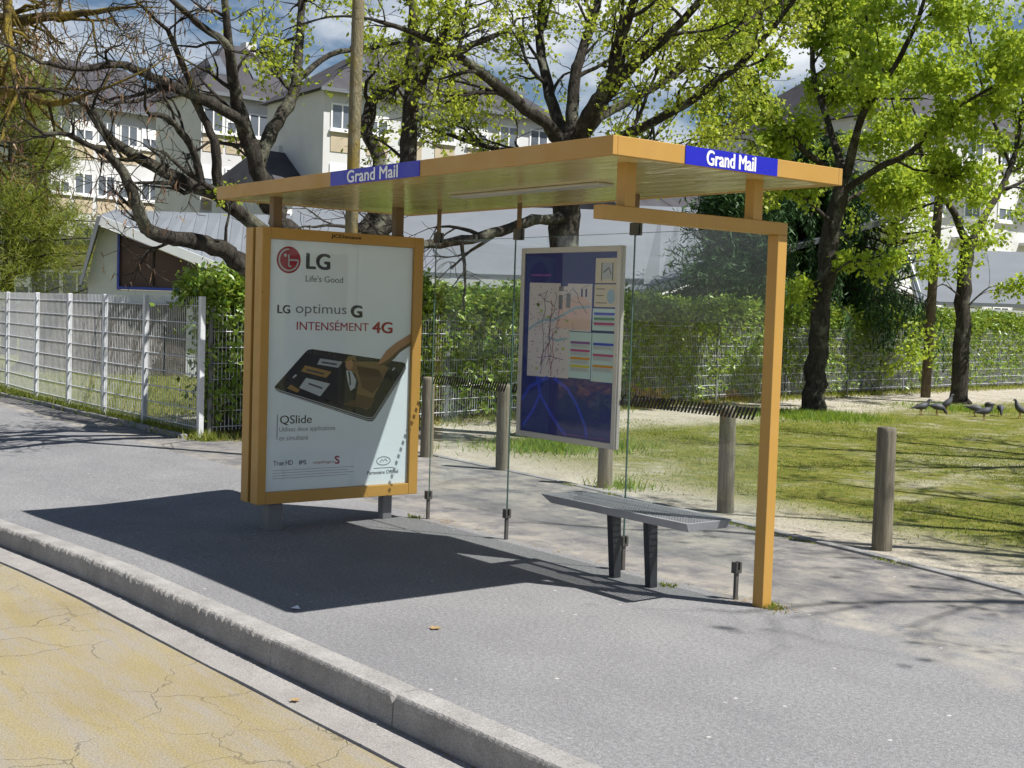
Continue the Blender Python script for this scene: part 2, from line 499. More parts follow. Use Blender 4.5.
def wood_mat():
    mt, t, b = node_mat('weathered_wood')
    n = noise(t, objco(t, (9, 9, 0.7)), 4.0, 7, 0.7, 0.4)
    c = ramp(t, n, [(0.3, (0.085, 0.075, 0.055)), (0.55, (0.19, 0.17, 0.125)), (0.75, (0.27, 0.25, 0.19))])
    t.links.new(c.outputs[0], b.inputs['Base Color'])
    b.inputs['Roughness'].default_value = 0.9
    bump(t, b, n, 0.8, 0.012)
    return mt

def pigeon_mat():
    mt, t, b = node_mat('pigeon_feathers')
    co = objco(t)
    sx = t.nodes.new('ShaderNodeSeparateXYZ'); t.links.new(co, sx.inputs[0])
    f = math_(t, 'ADD', math_(t, 'MULTIPLY', sx.outputs['X'], 2.4), math_(t, 'ADD', 0.45, math_(t, 'MULTIPLY', math_(t, 'SUBTRACT', noise(t, co, 30, 3), 0.5), 0.25)))
    c = ramp(t, f, [(0.05, (0.03, 0.032, 0.04)), (0.2, (0.06, 0.063, 0.075)), (0.55, (0.085, 0.088, 0.105)), (0.72, (0.025, 0.03, 0.04)), (0.9, (0.03, 0.03, 0.045))])
    t.links.new(c.outputs[0], b.inputs['Base Color'])
    b.inputs['Roughness'].default_value = 0.6
    return mt

M = {}
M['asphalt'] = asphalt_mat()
M['road'] = road_mat()
M['kerb'] = concrete_mat('kerb_concrete', (0.41, 0.395, 0.38))
M['gutter'] = concrete_mat('gutter_concrete', (0.37, 0.35, 0.335), dark=0.7)
M['edging'] = concrete_mat('edging_concrete', (0.36, 0.355, 0.35))
M['ground'] = ground_mat()
def ochre_mat():
    mt, t, b = node_mat('ochre_paint'); co = objco(t)
    a = ramp(t, noise(t, co, 2.5, 6, .6), [(.3, (.42, .236, .052)), (.7, (.48, .272, .062))])
    gr = ramp(t, noise(t, objco(t, (1, 1, 1)), 5.0, 8, .75), [(.52, g(0)), (.8, g(.3))])
    c = mixc(t, gr.outputs[0], a.outputs[0], (.20, .13, .06))
    v = N(t, 'ShaderNodeTexVoronoi', Scale=14.0); t.links.new(co, v.inputs['Vector'])
    sc = mixc(t, math_(t, 'MULTIPLY', ramp(t, v.outputs['Distance'], [(.05, g(1)), (.11, g(0))]).outputs[0], ramp(t, v.outputs['Color'], [(.86, g(0)), (.88, g(.6))]).outputs[0]), c, (.14, .085, .04))
    t.links.new(sc, b.inputs['Base Color'])
    t.links.new(ramp(t, noise(t, co, 9, 6), [(.3, g(.34)), (.7, g(.58))]).outputs[0], b.inputs['Roughness'])
    bump(t, b, noise(t, co, 90, 3), .06, .004)
    return mt
M['ochre'] = ochre_mat()
M['soffit'] = soffit_mat()
M['brownpaint'] = paint('brown_metal', (0.16, 0.10, 0.05), 0.5, 0.1)
M['blue'] = paint('sign_blue', (0.01, 0.012, 0.42), 0.35, 0.05)
M['white'] = paint('white_print', (0.85, 0.85, 0.85), 0.4, 0.03)
M['darkgap'] = paint('dark_rubber', (0.02, 0.016, 0.012), 0.7, 0.2)
M['steelgrey'] = paint('grey_steel', (0.16, 0.165, 0.175), 0.45, 0.15, 6)
M['benchsteel'] = paint('bench_steel', (0.27, 0.28, 0.30), 0.34, 0.12, 8, 0.6)
M['benchleg'] = paint('bench_leg', (0.03, 0.034, 0.04), 0.4, 0.2, 8)
M['clip'] = paint('clip_metal', (0.075, 0.07, 0.065), 0.5, 0.2, 20)
M['alu'] = paint('aluminium', (0.47, 0.45, 0.42), 0.35, 0.06, 5, 0.6, 0.3)
M['glass'] = glassmat('shelter_glass', (0.965, 0.985, 0.98), 0.9, 1.5, 0.0, 0.035)
M['glassedge'] = paint('glass_edge', (0.05, 0.10, 0.09), 0.15, 0.1)
M['posterglass'] = glassmat('poster_glass', (0.96, 0.97, 0.97), 0.7, 1.45, 0.03)
M['winglass'] = paint('window_pane', (0.13, 0.15, 0.18), 0.08, 0.3, 0.6, 0.8)
M['poster'] = paint('poster_paper', (0.82, 0.90, 0.95), 0.5, 0.03)
M['wood'] = wood_mat()
M['galv'] = paint('galvanised_steel', (0.62, 0.64, 0.67), 0.45, 0.12, 12, 0.5, 0.1)
M['render'] = paint('white_render', (0.63, 0.63, 0.63), 0.85, 0.08, 0.7, 0.2)
M['tan'] = paint('tan_panel', (0.50, 0.42, 0.31), 0.8, 0.15, 1.2, 0.2)
M['slate'] = paint('slate_roof', (0.062, 0.06, 0.068), 0.8, 0.25, 1.6, 0.25)
M['zinc'] = paint('zinc_sheet', (0.175, 0.19, 0.21), 0.8, 0.08, 0.9, 0.2)
M['fasciawhite'] = paint('white_fascia', (0.70, 0.72, 0.74), 0.6, 0.06, 1.5)
M['brownpanel'] = paint('brown_panel', (0.07, 0.032, 0.022), 0.45, 0.2, 1.5)
M['blueframe'] = paint('blue_frame', (0.02, 0.06, 0.42), 0.4, 0.1)
M['cladding'] = bark_mat('rough_cladding', (0.10, 0.085, 0.075), (0.30, 0.26, 0.22), (0.36, 0.33, 0.29), 0.55)
M['creamwall'] = paint('cream_wall', (0.55, 0.47, 0.37), 0.85, 0.1, 0.8)
M['pigeon'] = pigeon_mat()
M['pinkleg'] = paint('pigeon_leg', (0.35, 0.10, 0.08), 0.6, 0.1)
M['barkdark'] = bark_mat('dark_bark', (0.024, 0.021, 0.018), (0.11, 0.098, 0.085), (0.20, 0.205, 0.16), 0.54)
M['barklichen'] = bark_mat('lichen_bark', (0.022, 0.019, 0.017), (0.105, 0.094, 0.081), (0.25, 0.255, 0.19), 0.51)
M['barkyellow'] = bark_mat('yellow_lichen_bark', (0.05, 0.038, 0.02), (0.13, 0.10, 0.05), (0.36, 0.27, 0.05), 0.44)
M['pole'] = bark_mat('lichen_pole', (0.20, 0.17, 0.10), (0.36, 0.32, 0.21), (0.42, 0.30, 0.06), 0.50)
M['woodpole'] = bark_mat('timber_pole', (0.10, 0.08, 0.055), (0.20, 0.165, 0.11), (0.20, 0.19, 0.12), 0.62)
M['spring'] = leafmat('spring_leaves', [(0.0, (0.15, 0.20, 0.02)), (0.5, (0.30, 0.36, 0.04)), (1.0, (0.46, 0.50, 0.08))], 0.48)
M['spring2'] = leafmat('spring_leaves_bright', [(0.0, (0.13, 0.22, 0.02)), (0.5, (0.27, 0.39, 0.035)), (1.0, (0.42, 0.53, 0.07))], 0.48)
M['hedge'] = leafmat('hedge_leaves', [(0.0, (0.03, 0.07, 0.012)), (0.35, (0.10, 0.19, 0.028)), (0.75, (0.22, 0.35, 0.055)), (1.0, (0.42, 0.52, 0.15))], 0.28, 0.32)
M['conifer'] = leafmat('weeping_needles', [(0.0, (0.015, 0.042, 0.014)), (1.0, (0.065, 0.145, 0.04))], 0.15, 0.6, (0.05, 0.12, 0.03))
M['pine'] = leafmat('pale_pine', [(0.0, (0.07, 0.10, 0.012)), (0.5, (0.15, 0.18, 0.025)), (1.0, (0.26, 0.27, 0.05))], 0.3, 0.6)
M['pods'] = leafmat('dry_pods', [(0.0, (0.10, 0.05, 0.03)), (0.6, (0.24, 0.14, 0.08)), (1.0, (0.42, 0.30, 0.18))], 0.2, 0.6, (0.35, 0.2, 0.1))
M['grassblade'] = leafmat('grass_blades', [(0.0, (0.06, 0.11, 0.015)), (0.55, (0.15, 0.19, 0.03)), (1.0, (0.32, 0.28, 0.09))], 0.35, 0.6)
M['grasslush'] = leafmat('lush_grass', [(0.0, (0.05, 0.12, 0.012)), (0.6, (0.12, 0.24, 0.025)), (1.0, (0.24, 0.32, 0.06))], 0.35, 0.6)
M['dryleaf'] = leafmat('dry_leaf', [(0.0, (0.32, 0.20, 0.08)), (1.0, (0.5, 0.36, 0.18))], 0.2, 0.8, (0.4, 0.25, 0.1))
M['flower'] = leafmat('yellow_flower', [(0.0, (0.75, 0.40, 0.02)), (1.0, (0.85, 0.55, 0.03))], 0.2, 0.6, (0.8, 0.45, 0.02))

def flat(name, c, rough=0.5): return paint(name, c, rough, 0.02)

# ------------------------------------------------------------------ ground, road, kerb
def kerb_y(x): return -2.40 + 0.022 * (np.asarray(x, float) - 0.5)     # inner edge of the kerb
def dip(x, y): return -0.085 * smooth(-2.3, -5.6, x) * smooth(-0.2, -2.0, y)
def back_y(x):
    x = np.asarray(x, float)
    ed = np.interp(x, [-7.4, -5.3, -4.37, -2.92, -1.47, -0.38, 0.62, 4, 14], [2.35, 2.27, 2.23, 2.08, 1.88, 1.74, 1.56, 0.9, -0.9])
    return np.where(x < -9.0, 0.66, np.where(x < -7.4, 0.66 + (2.35 - 0.66) * smooth(-9.0, -7.4, x), ed))

def sheet(name, xs, rows, mat, zf):
    V = []; nx = len(xs); ny = len(rows)
    for r_ in rows:
        for x in xs:
            y = float(r_(x)); V.append((x, y, float(zf(x, y))))
    F = [(j*nx+i, j*nx+i+1, (j+1)*nx+i+1, (j+1)*nx+i) for j in range(ny-1) for i in range(nx-1)]
    return tag(link_mesh(name, np_mesh(name, np.array(V), np.array(F), True), mat), kind='structure')

xs = np.unique(np.concatenate([np.arange(-90, -20, 5), np.arange(-20, 14.1, 0.5)]))
rows = [(lambda x, k=k: kerb_y(x) + (back_y(x) - kerb_y(x)) * k) for k in np.linspace(0, 1, 12)]
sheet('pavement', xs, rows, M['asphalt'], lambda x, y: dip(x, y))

gx = np.array([-700, -200, -90, -40, -25, -18, -14, -11, -9.2, -8.8, -7, -4, 0, 4, 8, 14, 40, 120, 700.])
gy = [0.4, 1.2, 2.4, 5, 9, 14, 20, 30, 60, 140, 700]
sheet('lawn', gx, [(lambda x, k=k: k) for k in gy], M['ground'], lambda x, y: -0.012)
sheet('road', np.concatenate([[-200, -60], np.arange(-22, 10, .5), [40, 200.]]), [lambda x: -6.6, lambda x: -5.5, lambda x: -4, lambda x: kerb_y(x) - 0.352], M['road'], lambda x, y: -0.137 + 0.9 * dip(x, -2.5) * (1 if y > -3.5 else (.5 if y > -5 else 0)))
sheet('verge', np.array([-400, -60, 0, 60, 400.]), [lambda x: -300, lambda x: -60, lambda x: -6.6], M['ground'], lambda x, y: -0.10)

# kerb: one stone per metre, with the small gap and the broken arris of the photograph
kroot = empty('kerb', (0, -2.5, 0)); tag(kroot, kind='structure')
joints = [0.30 + 1.0 * k for k in range(-24, 9)]
for a, b_ in zip(joints[:-1], joints[1:]):
    x0, x1 = a + (.004 if abs(a - .3) < .01 else .0012), b_ - (.004 if abs(b_ - .3) < .01 else .0012)
    n = 80 if -6 < a < 2 else 4
    X = np.linspace(x0, x1, n)
    prof = []
    chip = RS.rand(n) * 0.006 + 0.004
    if a < -0.9: chip += (RS.rand(n) ** 3) * 0.026
    if n > 10:
        if abs(b_ - 0.30) < 0.01: chip[-1] = 0.045; chip[-2] = 0.02
        if abs(a - 0.30) < 0.01: chip[0] = 0.03
    V = []; F = []
    for i, x in enumerate(X):
        yi = float(kerb_y(x)); z = float(dip(x, -2.45)); c = chip[i]; yo = yi - 0.125
        ring = [(x, yi, z - 0.25), (x, yi, z + 0.003), (x, yo + c * 1.2, z + 0.004), (x, yo + c * 0.35, z - c * 0.35), (x, yo - 0.002, z - c - 0.004), (x, yo - 0.012, z - 0.25)]
        V += ring
        if i:
            o_ = (i - 1) * 6
            for k in range(6): F.append((o_ + k, o_ + (k + 1) % 6, o_ + 6 + (k + 1) % 6, o_ + 6 + k))
    mbk = MB(); mbk.add(V, F + [tuple(range(5, -1, -1)), tuple(range((n-1)*6, n*6))])
    mbk.build('kerb_stone', M['kerb'], kroot)
# gutter slab
mbg = MB(); V = []; F = []
X = np.linspace(-20, 9, 160)
for i, x in enumerate(X):
    yi = float(kerb_y(x)) - 0.137; z = -0.128 + 0.9 * float(dip(x, -2.5))
    yo = yi - 0.203 - 0.010 * RS.rand()
    V += [(x, yi, z), (x, yo + 0.01, z - 0.006), (x, yo, z - 0.06), (x, yi, z - 0.06)]
    if i:
        o_ = (i-1)*4
        for k in range(4): F.append((o_+k, o_+(k+1) % 4, o_+4+(k+1) % 4, o_+4+k))
mbg.add(V, F); tag(mbg.build('gutter', M['gutter']), kind='structure')

# low edging between pavement and lawn, stone by stone
er = empty('edging', (-3, 2.1, 0)); tag(er, kind='structure')
ex = np.arange(-7.4, 10, 1.0)
for a in ex:
    x0, x1 = a + 0.006, a + 0.994
    y0, y1 = float(back_y(x0)), float(back_y(x1)); dz = RS.uniform(-0.006, 0.006)
    MB().hexa([(x0, y0, -0.1), (x1, y1, -0.1), (x1, y1 + 0.085, -0.1), (x0, y0 + 0.085, -0.1),
               (x0, y0, 0.014 + dz), (x1, y1, 0.014 + dz), (x1, y1 + 0.085, 0.014 + dz), (x0, y0 + 0.085, 0.014 + dz)]).build('edging_stone', M['edging'], er, bevel=0.015)
for a in np.arange(-21, -9.3, 1.0):
    MB().box(a + 0.006, a + 0.994, 0.60, 0.68, -0.1, 0.05 + RS.uniform(-0.008, 0.008)).build('edging_stone', M['edging'], er, bevel=0.015)

# ------------------------------------------------------------------ lettering
def text_mesh(body, bold=0.0, space=1.0):
    cu = bpy.data.curves.new('t', 'FONT'); cu.body = body; cu.size = 1.0; cu.offset = bold; cu.space_character = space
    cu.resolution_u = 4
    o = bpy.data.objects.new('t', cu); col.objects.link(o)
    dg = bpy.context.evaluated_depsgraph_get()
    me = bpy.data.meshes.new_from_object(o.evaluated_get(dg))
    V = np.array([v.co for v in me.vertices]); F = [tuple(p.vertices) for p in me.polygons]
    bpy.data.objects.remove(o); bpy.data.curves.remove(cu); bpy.data.meshes.remove(me)
    V -= V.min(0); V /= np.array([max(V[:, 0].max(), 1e-6), max(V[:, 1].max(), 1e-6), 1])
    return V, F

class Plane:
    """flat print on a surface: origin, right, up, outward normal"""
    def __init__(s, o, ex, ey): s.o = np.array(o, float); s.ex = np.array(ex, float); s.ey = np.array(ey, float); s.n = np.cross(s.ex, s.ey)
    def p(s, x, y, h=0.0): return s.o + s.ex * x + s.ey * y + s.n * h
    def text(s, body, x0, y0, w, h, mat, parent, bold=0.0, lift=0.0010, name='lettering', space=1.0):
        V, F = text_mesh(body, 0.0, space)
        k = 1 if bold < .003 else (2 if bold < .015 else 4); e = bold * h * 1.6
        mb = MB()
        for q in range(k):
            sx = 0 if k == 1 else e * (2 * q / (k - 1) - 1); sy = 0 if k < 3 else e * .5 * (-1) ** q
            mb.add([s.p(x0 + e + v[0] * (w - 2 * e) + sx, y0 + v[1] * h + sy, lift + .00025 * q) for v in V], F)
        return mb.build(name, mat, parent, recalc=False)
    def poly(s, pts, mat, parent, name, lift=0.001):
        mb = MB(); mb.face([s.p(x, y, lift) for x, y in pts]); return mb.build(name, mat, parent, recalc=False)
    def rect(s, x0, y0, x1, y1, mat, parent, name, lift=0.001): return s.poly([(x0, y0), (x1, y0), (x1, y1), (x0, y1)], mat, parent, name, lift)
    def rects(s, L, mat, parent, name, lift=0.001):
        mb = MB()
        for x0, y0, x1, y1 in L: mb.face([s.p(x0, y0, lift), s.p(x1, y0, lift), s.p(x1, y1, lift), s.p(x0, y1, lift)])
        o = mb.build(name, mat, parent, recalc=False)
        if len(L) > 1: o['kind'] = 'stuff'
        return o
    def strokes(s, L, w, mat, parent, name, lift=0.001):
        mb = MB()
        for li, pts in enumerate(L):
            P = np.array(pts, float); T = np.gradient(P, axis=0); T /= np.linalg.norm(T, axis=1)[:, None] + 1e-9
            Nn = np.stack([-T[:, 1], T[:, 0]], 1) * w / 2
            for i in range(len(P) - 1):
                q = [P[i] - Nn[i], P[i+1] - Nn[i+1], P[i+1] + Nn[i+1], P[i] + Nn[i]]
                mb.face([s.p(a, b_, lift + .00012 * li + .00003 * (i % 2)) for a, b_ in q])
        o = mb.build(name, mat, parent, recalc=False)
        if len(L) > 1: o['kind'] = 'stuff'
        return o

# ------------------------------------------------------------------ bus shelter
RX0, RX1, RY0, RY1, RZB, RZT = -3.8945, 0.2153, -1.3893, 0.2411, 2.2556, 2.3437
sh = empty('bus_shelter', (0, 0, 0))
tag(sh, 'ochre metal bus shelter with flat roof and glass back panes on the pavement', 'bus shelter')
t_ = 0.03
mb = MB()
mb.box(RX0 + t_, RX1 - t_, RY0 + t_, RY1 - t_, RZB + 0.012, RZT - 0.012)
roof = mb.build('roof', M['zinc'], sh)
for nm, bx in (('front', (RX0, RX1, RY0, RY0 + t_)), ('rear', (RX0, RX1, RY1 - t_, RY1)), ('end', (RX0, RX0 + t_, RY0 + t_, RY1 - t_)), ('end', (RX1 - t_, RX1, RY0 + t_, RY1 - t_))):
    MB().box(*bx, RZB, RZT).build('fascia', M['ochre'], roof, bevel=0.003)
MB().box(RX0 + t_ + .002, RX1 - t_ - .002, RY0 + t_ + .002, RY1 - t_ - .002, RZB + 0.004, RZB + 0.0095).build('soffit', M['soffit'], roof)
MB().box(-2.15, -0.75, -0.62, -0.50, RZB - 0.012, RZB + 0.003).build('lamp_cover', M['alu'], roof, bevel=0.004)
# name boards
pf = Plane((0, RY0 - 0.004, RZB), (1, 0, 0), (0, 0, 1))
b1 = MB().box(-2.30, -1.337, RY0 - 0.004, RY0 - 0.0005, RZB + 0.001, RZT - 0.001).build('name_board', M['blue'], sh)
pf.text('Grand Mail', -2.105, 0.010, 0.555, 0.070, M['white'], b1, bold=0.026)
pe = Plane((RX1 + 0.004, 0, RZB), (0, 1, 0), (0, 0, 1))
b2 = MB().box(RX1 + 0.0005, RX1 + 0.004, -0.932, -0.280, RZB + 0.001, RZT - 0.001).build('name_board', M['blue'], sh)
pe.text('Grand Mail', -0.792, 0.010, 0.350, 0.070, M['white'], b2, bold=0.022)
# frame post, beam and struts
h = 0.036
MB().box(-h, h, -h, h, -0.02, 1.986).build('post', M['ochre'], sh, bevel=0.004)
MB().box(-h, h, -1.272, h, 1.986, 2.052).build('beam', M['ochre'], sh, bevel=0.004)
for y in (-1.067, -0.164):
    MB().box(-h + .004, h - .004, y - 0.068, y, 2.052, RZB + 0.006).build('strut', M['ochre'], sh, bevel=0.003)
for x, y in ((-3.34, -1.215), (-3.345, -0.235)):
    MB().box(x - .03, x + .03, y - .033, y + .033, 2.045, RZB + 0.006).build('strut', M['brownpaint'], sh, bevel=0.003)
# back panes
for k, (x0, x1) in enumerate(((-3.19, -2.2555), (-2.2525, -1.0985), (-1.0955, -0.060))):
    gp = MB().box(x0, x1, -0.005, 0.005, 0.165, 2.03)
    gp = gp.build('glass_pane', M['glass'], sh)
    mb = MB()
    mb.box(x0, x0 + .0007, -0.0052, 0.0052, 0.164, 2.031).box(x1 - .0007, x1, -0.0052, 0.0052, 0.164, 2.031).box(x0 + .0025, x1 - .0025, -0.0052, 0.0052, 2.0285, 2.031)
    mb.build('glass_edge', M['glassedge'], gp)
    mb = MB(); z0, z1 = 0.995, 1.062
    x = x0 + 0.015
    while x < x1 - 0.06:
        mb.face([(x + 0.032, -0.0062, z1), (x + 0.017 + 0.032, -0.0062, z1), (x + 0.017, -0.0062, z0), (x, -0.0062, z0)])
        x += 0.028
    mb.build('warning_stripes', M['darkgap'], gp, recalc=False)
for x in (-3.197, -2.254, -1.097, -0.188):
    mb = MB().box(x - .009, x + .009, -.012, .012, -0.02, 0.15); mb.build('clip_foot', M['clip'], sh, bevel=.002)
    MB().box(x - .019, x + .019, -.024, -.0065, 0.146, 0.208).box(x - .019, x + .019, .0065, .024, 0.146, 0.208).box(x - .02, x + .02, -.0064, .0064, 0.146, 0.163).build('clamp', M['clip'], sh, bevel=.003)
for x in (-3.16, -2.222, -1.092, -0.20):
    MB().box(x - .013, x + .013, -.011, .011, 2.088, RZB + 0.006).build('hanger', M['brownpaint'], sh, bevel=.002)
    MB().box(x - .03, x + .03, -.026, -.0065, 2.016, 2.09).box(x - .03, x + .03, .0065, .026, 2.016, 2.09).box(x - .02, x + .02, -.0064, .0064, 2.032, 2.09).build('clamp', M['clip'], sh, bevel=.003)

# ------------------------------------------------------------------ advertising panel
AX, AY0, AY1, AZ0, AZ1 = -3.2563, -1.3517, -0.0606, 0.1828, 2.0504
PY0, PY1, PZ0, PZ1 = -1.2876, -0.1372, 0.2646, 1.9746
ad = empty('advertising_panel', (-3.38, -0.7, 0))
tag(ad, 'ochre framed advertising panel on two grey legs with phone poster', 'billboard')
MB().box(-3.398, -3.362, AY0 + .02, AY1 - .02, AZ0 + .015, AZ1 - .015).build('housing', M['darkgap'], ad)
for xa, xb in ((-3.360, AX), (-3.504, -3.400)):
    mb = MB()
    mb.box(xa, xb, AY0, PY0, AZ0, AZ1).box(xa, xb, PY1, AY1, AZ0, AZ1)
    mb.box(xa, xb, PY0, PY1, AZ0, PZ0).box(xa, xb, PY0, PY1, PZ1, AZ1)
    mb.build('door_frame', M['ochre'], ad, bevel=0.004)
    xm = xb - 0.022 if xb == AX else xa + 0.022
pst = MB().box(AX - .034, AX - .028, PY0 + .001, PY1 - .001, PZ0 + .001, PZ1 - .001).build('poster', M['poster'], ad)
MB().box(-3.478, -3.472, PY0 + .001, PY1 - .001, PZ0 + .001, PZ1 - .001).build('rear_poster', M['white'], ad)
MB().box(AX - .016, AX - .012, PY0 + .001, PY1 - .001, PZ0 + .001, PZ1 - .001).build('cover_glass', M['posterglass'], ad)
MB().box(-3.42, -3.33, -1.225, -1.119, -0.02, AZ0 + .01).build('leg', M['steelgrey'], ad, bevel=.004)
MB().box(-3.41, -3.34, -0.300, -0.223, -0.02, AZ0 + .01).build('leg', M['steelgrey'], ad, bevel=.004)
pj = Plane((AX, PY0, PZ0), (0, 1, 0), (0, 0, 1))
pj.text('JCDecaux', 0.455, 1.737, 0.245, 0.030, M['darkgap'], ad, bold=0.03)
pp = Plane((AX - 0.028, PY0, PZ0), (0, 1, 0), (0, 0, 1))
cRed = flat('print_red', (0.34, 0.008, 0.03)); cGrey = flat('print_grey', (0.055, 0.06, 0.07)); cMid = flat('print_midgrey', (0.16, 0.17, 0.19))
cBlk = flat('print_black', (0.008, 0.008, 0.011), 0.3); cSil = flat('print_silver', (0.42, 0.44, 0.46)); cBrown = flat('print_brown', (0.10, 0.055, 0.022))
cSkin = flat('print_skin', (0.42, 0.22, 0.11)); cOch = flat('print_ochre', (0.34, 0.21, 0.06)); cPale = flat('print_pale', (0.50, 0.54, 0.56)); cSuit = flat('print_suit', (0.018, 0.016, 0.014))
cGold = flat('print_gold', (0.22, 0.14, 0.055)); cTeal = flat('print_teal', (0.03, 0.10, 0.12))
def circ(cx, cy, rx, ry, n=40, a0=0, a1=360): return [(cx + rx * math.cos(R(a0 + (a1 - a0) * i / n)), cy + ry * math.sin(R(a0 + (a1 - a0) * i / n))) for i in range(n + (a1 - a0 != 360))]
pp.poly(circ(0.148, 1.575, 0.091, 0.091), cRed, pst, 'logo_disc', 0.001)
pp.strokes([circ(0.148, 1.575, 0.072, 0.072, 30, 0, -272), [(0.150, 1.575), (0.220, 1.575)], [(0.148, 1.612), (0.148, 1.535), (0.148, 1.532), (0.168, 1.532)]], 0.011, cPale, pst, 'logo_line', 0.002)
pp.poly(circ(0.122, 1.605, 0.011, 0.011, 14), cPale, pst, 'logo_dot', 0.002)
pp.text('LG', 0.280, 1.522, 0.190, 0.106, cGrey, pst, 0.035)
pp.text("Life's Good", 0.280, 1.434, 0.294, 0.044, cMid, pst, 0.004)
pp.text('LG', 0.070, 1.213, 0.098, 0.055, cGrey, pst, 0.03)
pp.text('optimus', 0.209, 1.196, 0.400, 0.085, cMid, pst, 0.0)
pp.text('G', 0.641, 1.199, 0.098, 0.082, cBlk, pst, 0.05)
pp.text('INTENSÉMENT', 0.220, 1.102, 0.572, 0.072, cRed, pst, 0.004)
pp.text('4G', 0.821, 1.091, 0.172, 0.078, cRed, pst, 0.03)
# telephone
pp.poly([(0.062, 0.715), (0.075, 0.690), (0.10, 0.676), (0.80, 0.462), (0.845, 0.458), (0.868, 0.478), (1.108, 0.812), (1.118, 0.845), (1.112, 0.872), (1.085, 0.882), (0.345, 0.972), (0.312, 0.967), (0.29, 0.95)], cBlk, pst, 'phone_body', 0.001)
pp.strokes([[(0.072, 0.702), (0.105, 0.689), (0.80, 0.487), (0.842, 0.485), (0.862, 0.502), (1.112, 0.850)], [(0.075, 0.692), (0.105, 0.677), (0.80, 0.473), (0.846, 0.470), (0.868, 0.488), (1.115, 0.832)]], 0.006, cSil, pst, 'phone_edge', 0.002)
pp.poly([(0.155, 0.722), (0.355, 0.945), (0.880, 0.890), (0.970, 0.845), (0.790, 0.520)], cSuit, pst, 'phone_screen', 0.0015)
pp.poly([(0.60, 0.89), (0.88, 0.885), (0.968, 0.843), (0.80, 0.545), (0.66, 0.58), (0.72, 0.72)], cGold, pst, 'screen_picture', 0.002)
pp.poly([(0.70, 0.86), (0.88, 0.83), (0.93, 0.76), (0.84, 0.66), (0.75, 0.70)], cBrown, pst, 'screen_picture', 0.0025)
pp.poly([(0.56, 0.60), (0.66, 0.57), (0.82, 0.55), (0.86, 0.62), (0.70, 0.66)], cBrown, pst, 'screen_picture', 0.0024)
pp.poly(circ(0.640, 0.868, 0.030, 0.042, 18), cSkin, pst, 'screen_picture', 0.003)
pp.poly([(0.60, 0.88), (0.63, 0.925), (0.69, 0.93), (0.70, 0.89), (0.66, 0.90)], cGold, pst, 'screen_picture', 0.0035)
pp.poly([(0.46, 0.66), (0.50, 0.76), (0.575, 0.815), (0.625, 0.825), (0.69, 0.80), (0.72, 0.74), (0.70, 0.62), (0.60, 0.59)], cSuit, pst, 'screen_picture', 0.0028)
pp.poly([(0.615, 0.825), (0.66, 0.82), (0.70, 0.755), (0.69, 0.70), (0.655, 0.68), (0.63, 0.75)], cPale, pst, 'screen_picture', 0.0032)
pp.strokes([[(0.637, 0.815), (0.648, 0.77), (0.652, 0.72)]], 0.012, cSuit, pst, 'screen_picture', 0.0036)
for q, cc in ((((0.384, 0.867), (0.551, 0.843), (0.586, 0.885), (0.407, 0.908)), cSil), (((0.262, 0.819), (0.458, 0.773), (0.500, 0.815), (0.291, 0.860)), cOch), (((0.249, 0.706), (0.414, 0.645), (0.490, 0.732), (0.301, 0.774)), cPale), (((0.155, 0.705), (0.235, 0.672), (0.255, 0.69), (0.185, 0.73)), cOch)):
    pp.poly(q, cc, pst, 'screen_tile', 0.0022)
pp.strokes([[(0.42, 0.882), (0.54, 0.866)], [(0.30, 0.83), (0.44, 0.80)], [(0.32, 0.735), (0.43, 0.70)]], 0.012, cGrey, pst, 'screen_caption', 0.003)
pp.poly([(0.875, 0.862), (0.885, 0.890), (0.945, 0.965), (1.02, 1.02), (1.148, 1.090), (1.148, 1.005), (1.06, 0.955), (1.01, 0.905), (0.955, 0.872), (0.92, 0.862)], cSkin, pst, 'hand_print', 0.0042)
pp.poly([(0.875, 0.862), (0.92, 0.862), (0.955, 0.872), (1.01, 0.905), (1.06, 0.955), (1.148, 1.005), (1.148, 1.03), (1.05, 0.975), (0.99, 0.925), (0.94, 0.89)], cBrown, pst, 'hand_print', 0.0046)
pp.strokes([[(0.20, 0.775), (0.225, 0.795)], [(1.00, 0.825), (1.02, 0.842)]], 0.012, cPale, pst, 'phone_edge', 0.002)
pp.text('QSlide', 0.109, 0.450, 0.245, 0.068, cBlk, pst, 0.006)
pp.rect(0.087, 0.355, 0.0915, 0.525, cGrey, pst, 'rule', 0.001)
pp.text('Utilisez deux applications', 0.105, 0.398, 0.435, 0.040, cMid, pst)
pp.text('en simultané', 0.105, 0.346, 0.223, 0.034, cMid, pst)
pp.text('True HD', 0.065, 0.176, 0.150, 0.033, cBlk, pst, 0.01)
pp.text('IPS', 0.263, 0.176, 0.055, 0.028, cBlk, pst, 0.02)
pp.text('snapdragon', 0.372, 0.170, 0.165, 0.026, cRed, pst, 0.0)
pp.text('S', 0.542, 0.168, 0.040, 0.055, cRed, pst, 0.03)
pp.rects([(0.060, 0.14 - 0.018 * k, 0.70 - 0.05 * (k % 2), 0.144 - 0.018 * k) for k in range(4)], cSil, pst, 'small_print', 0.001)
pp.strokes([circ(0.946, 0.170, 0.058, 0.030, 30) + [(1.004, 0.170)], [(0.915, 0.160), (0.935, 0.182), (0.945, 0.165), (0.96, 0.185), (0.98, 0.165)]], 0.005, cGrey, pst, 'emblem', 0.001)
pp.text('Partenaire Officiel', 0.811, 0.076, 0.262, 0.026, cGrey, pst, 0.01)
pp.rects([(0.865, 0.117, 1.03, 0.122)], cMid, pst, 'small_print', 0.001)

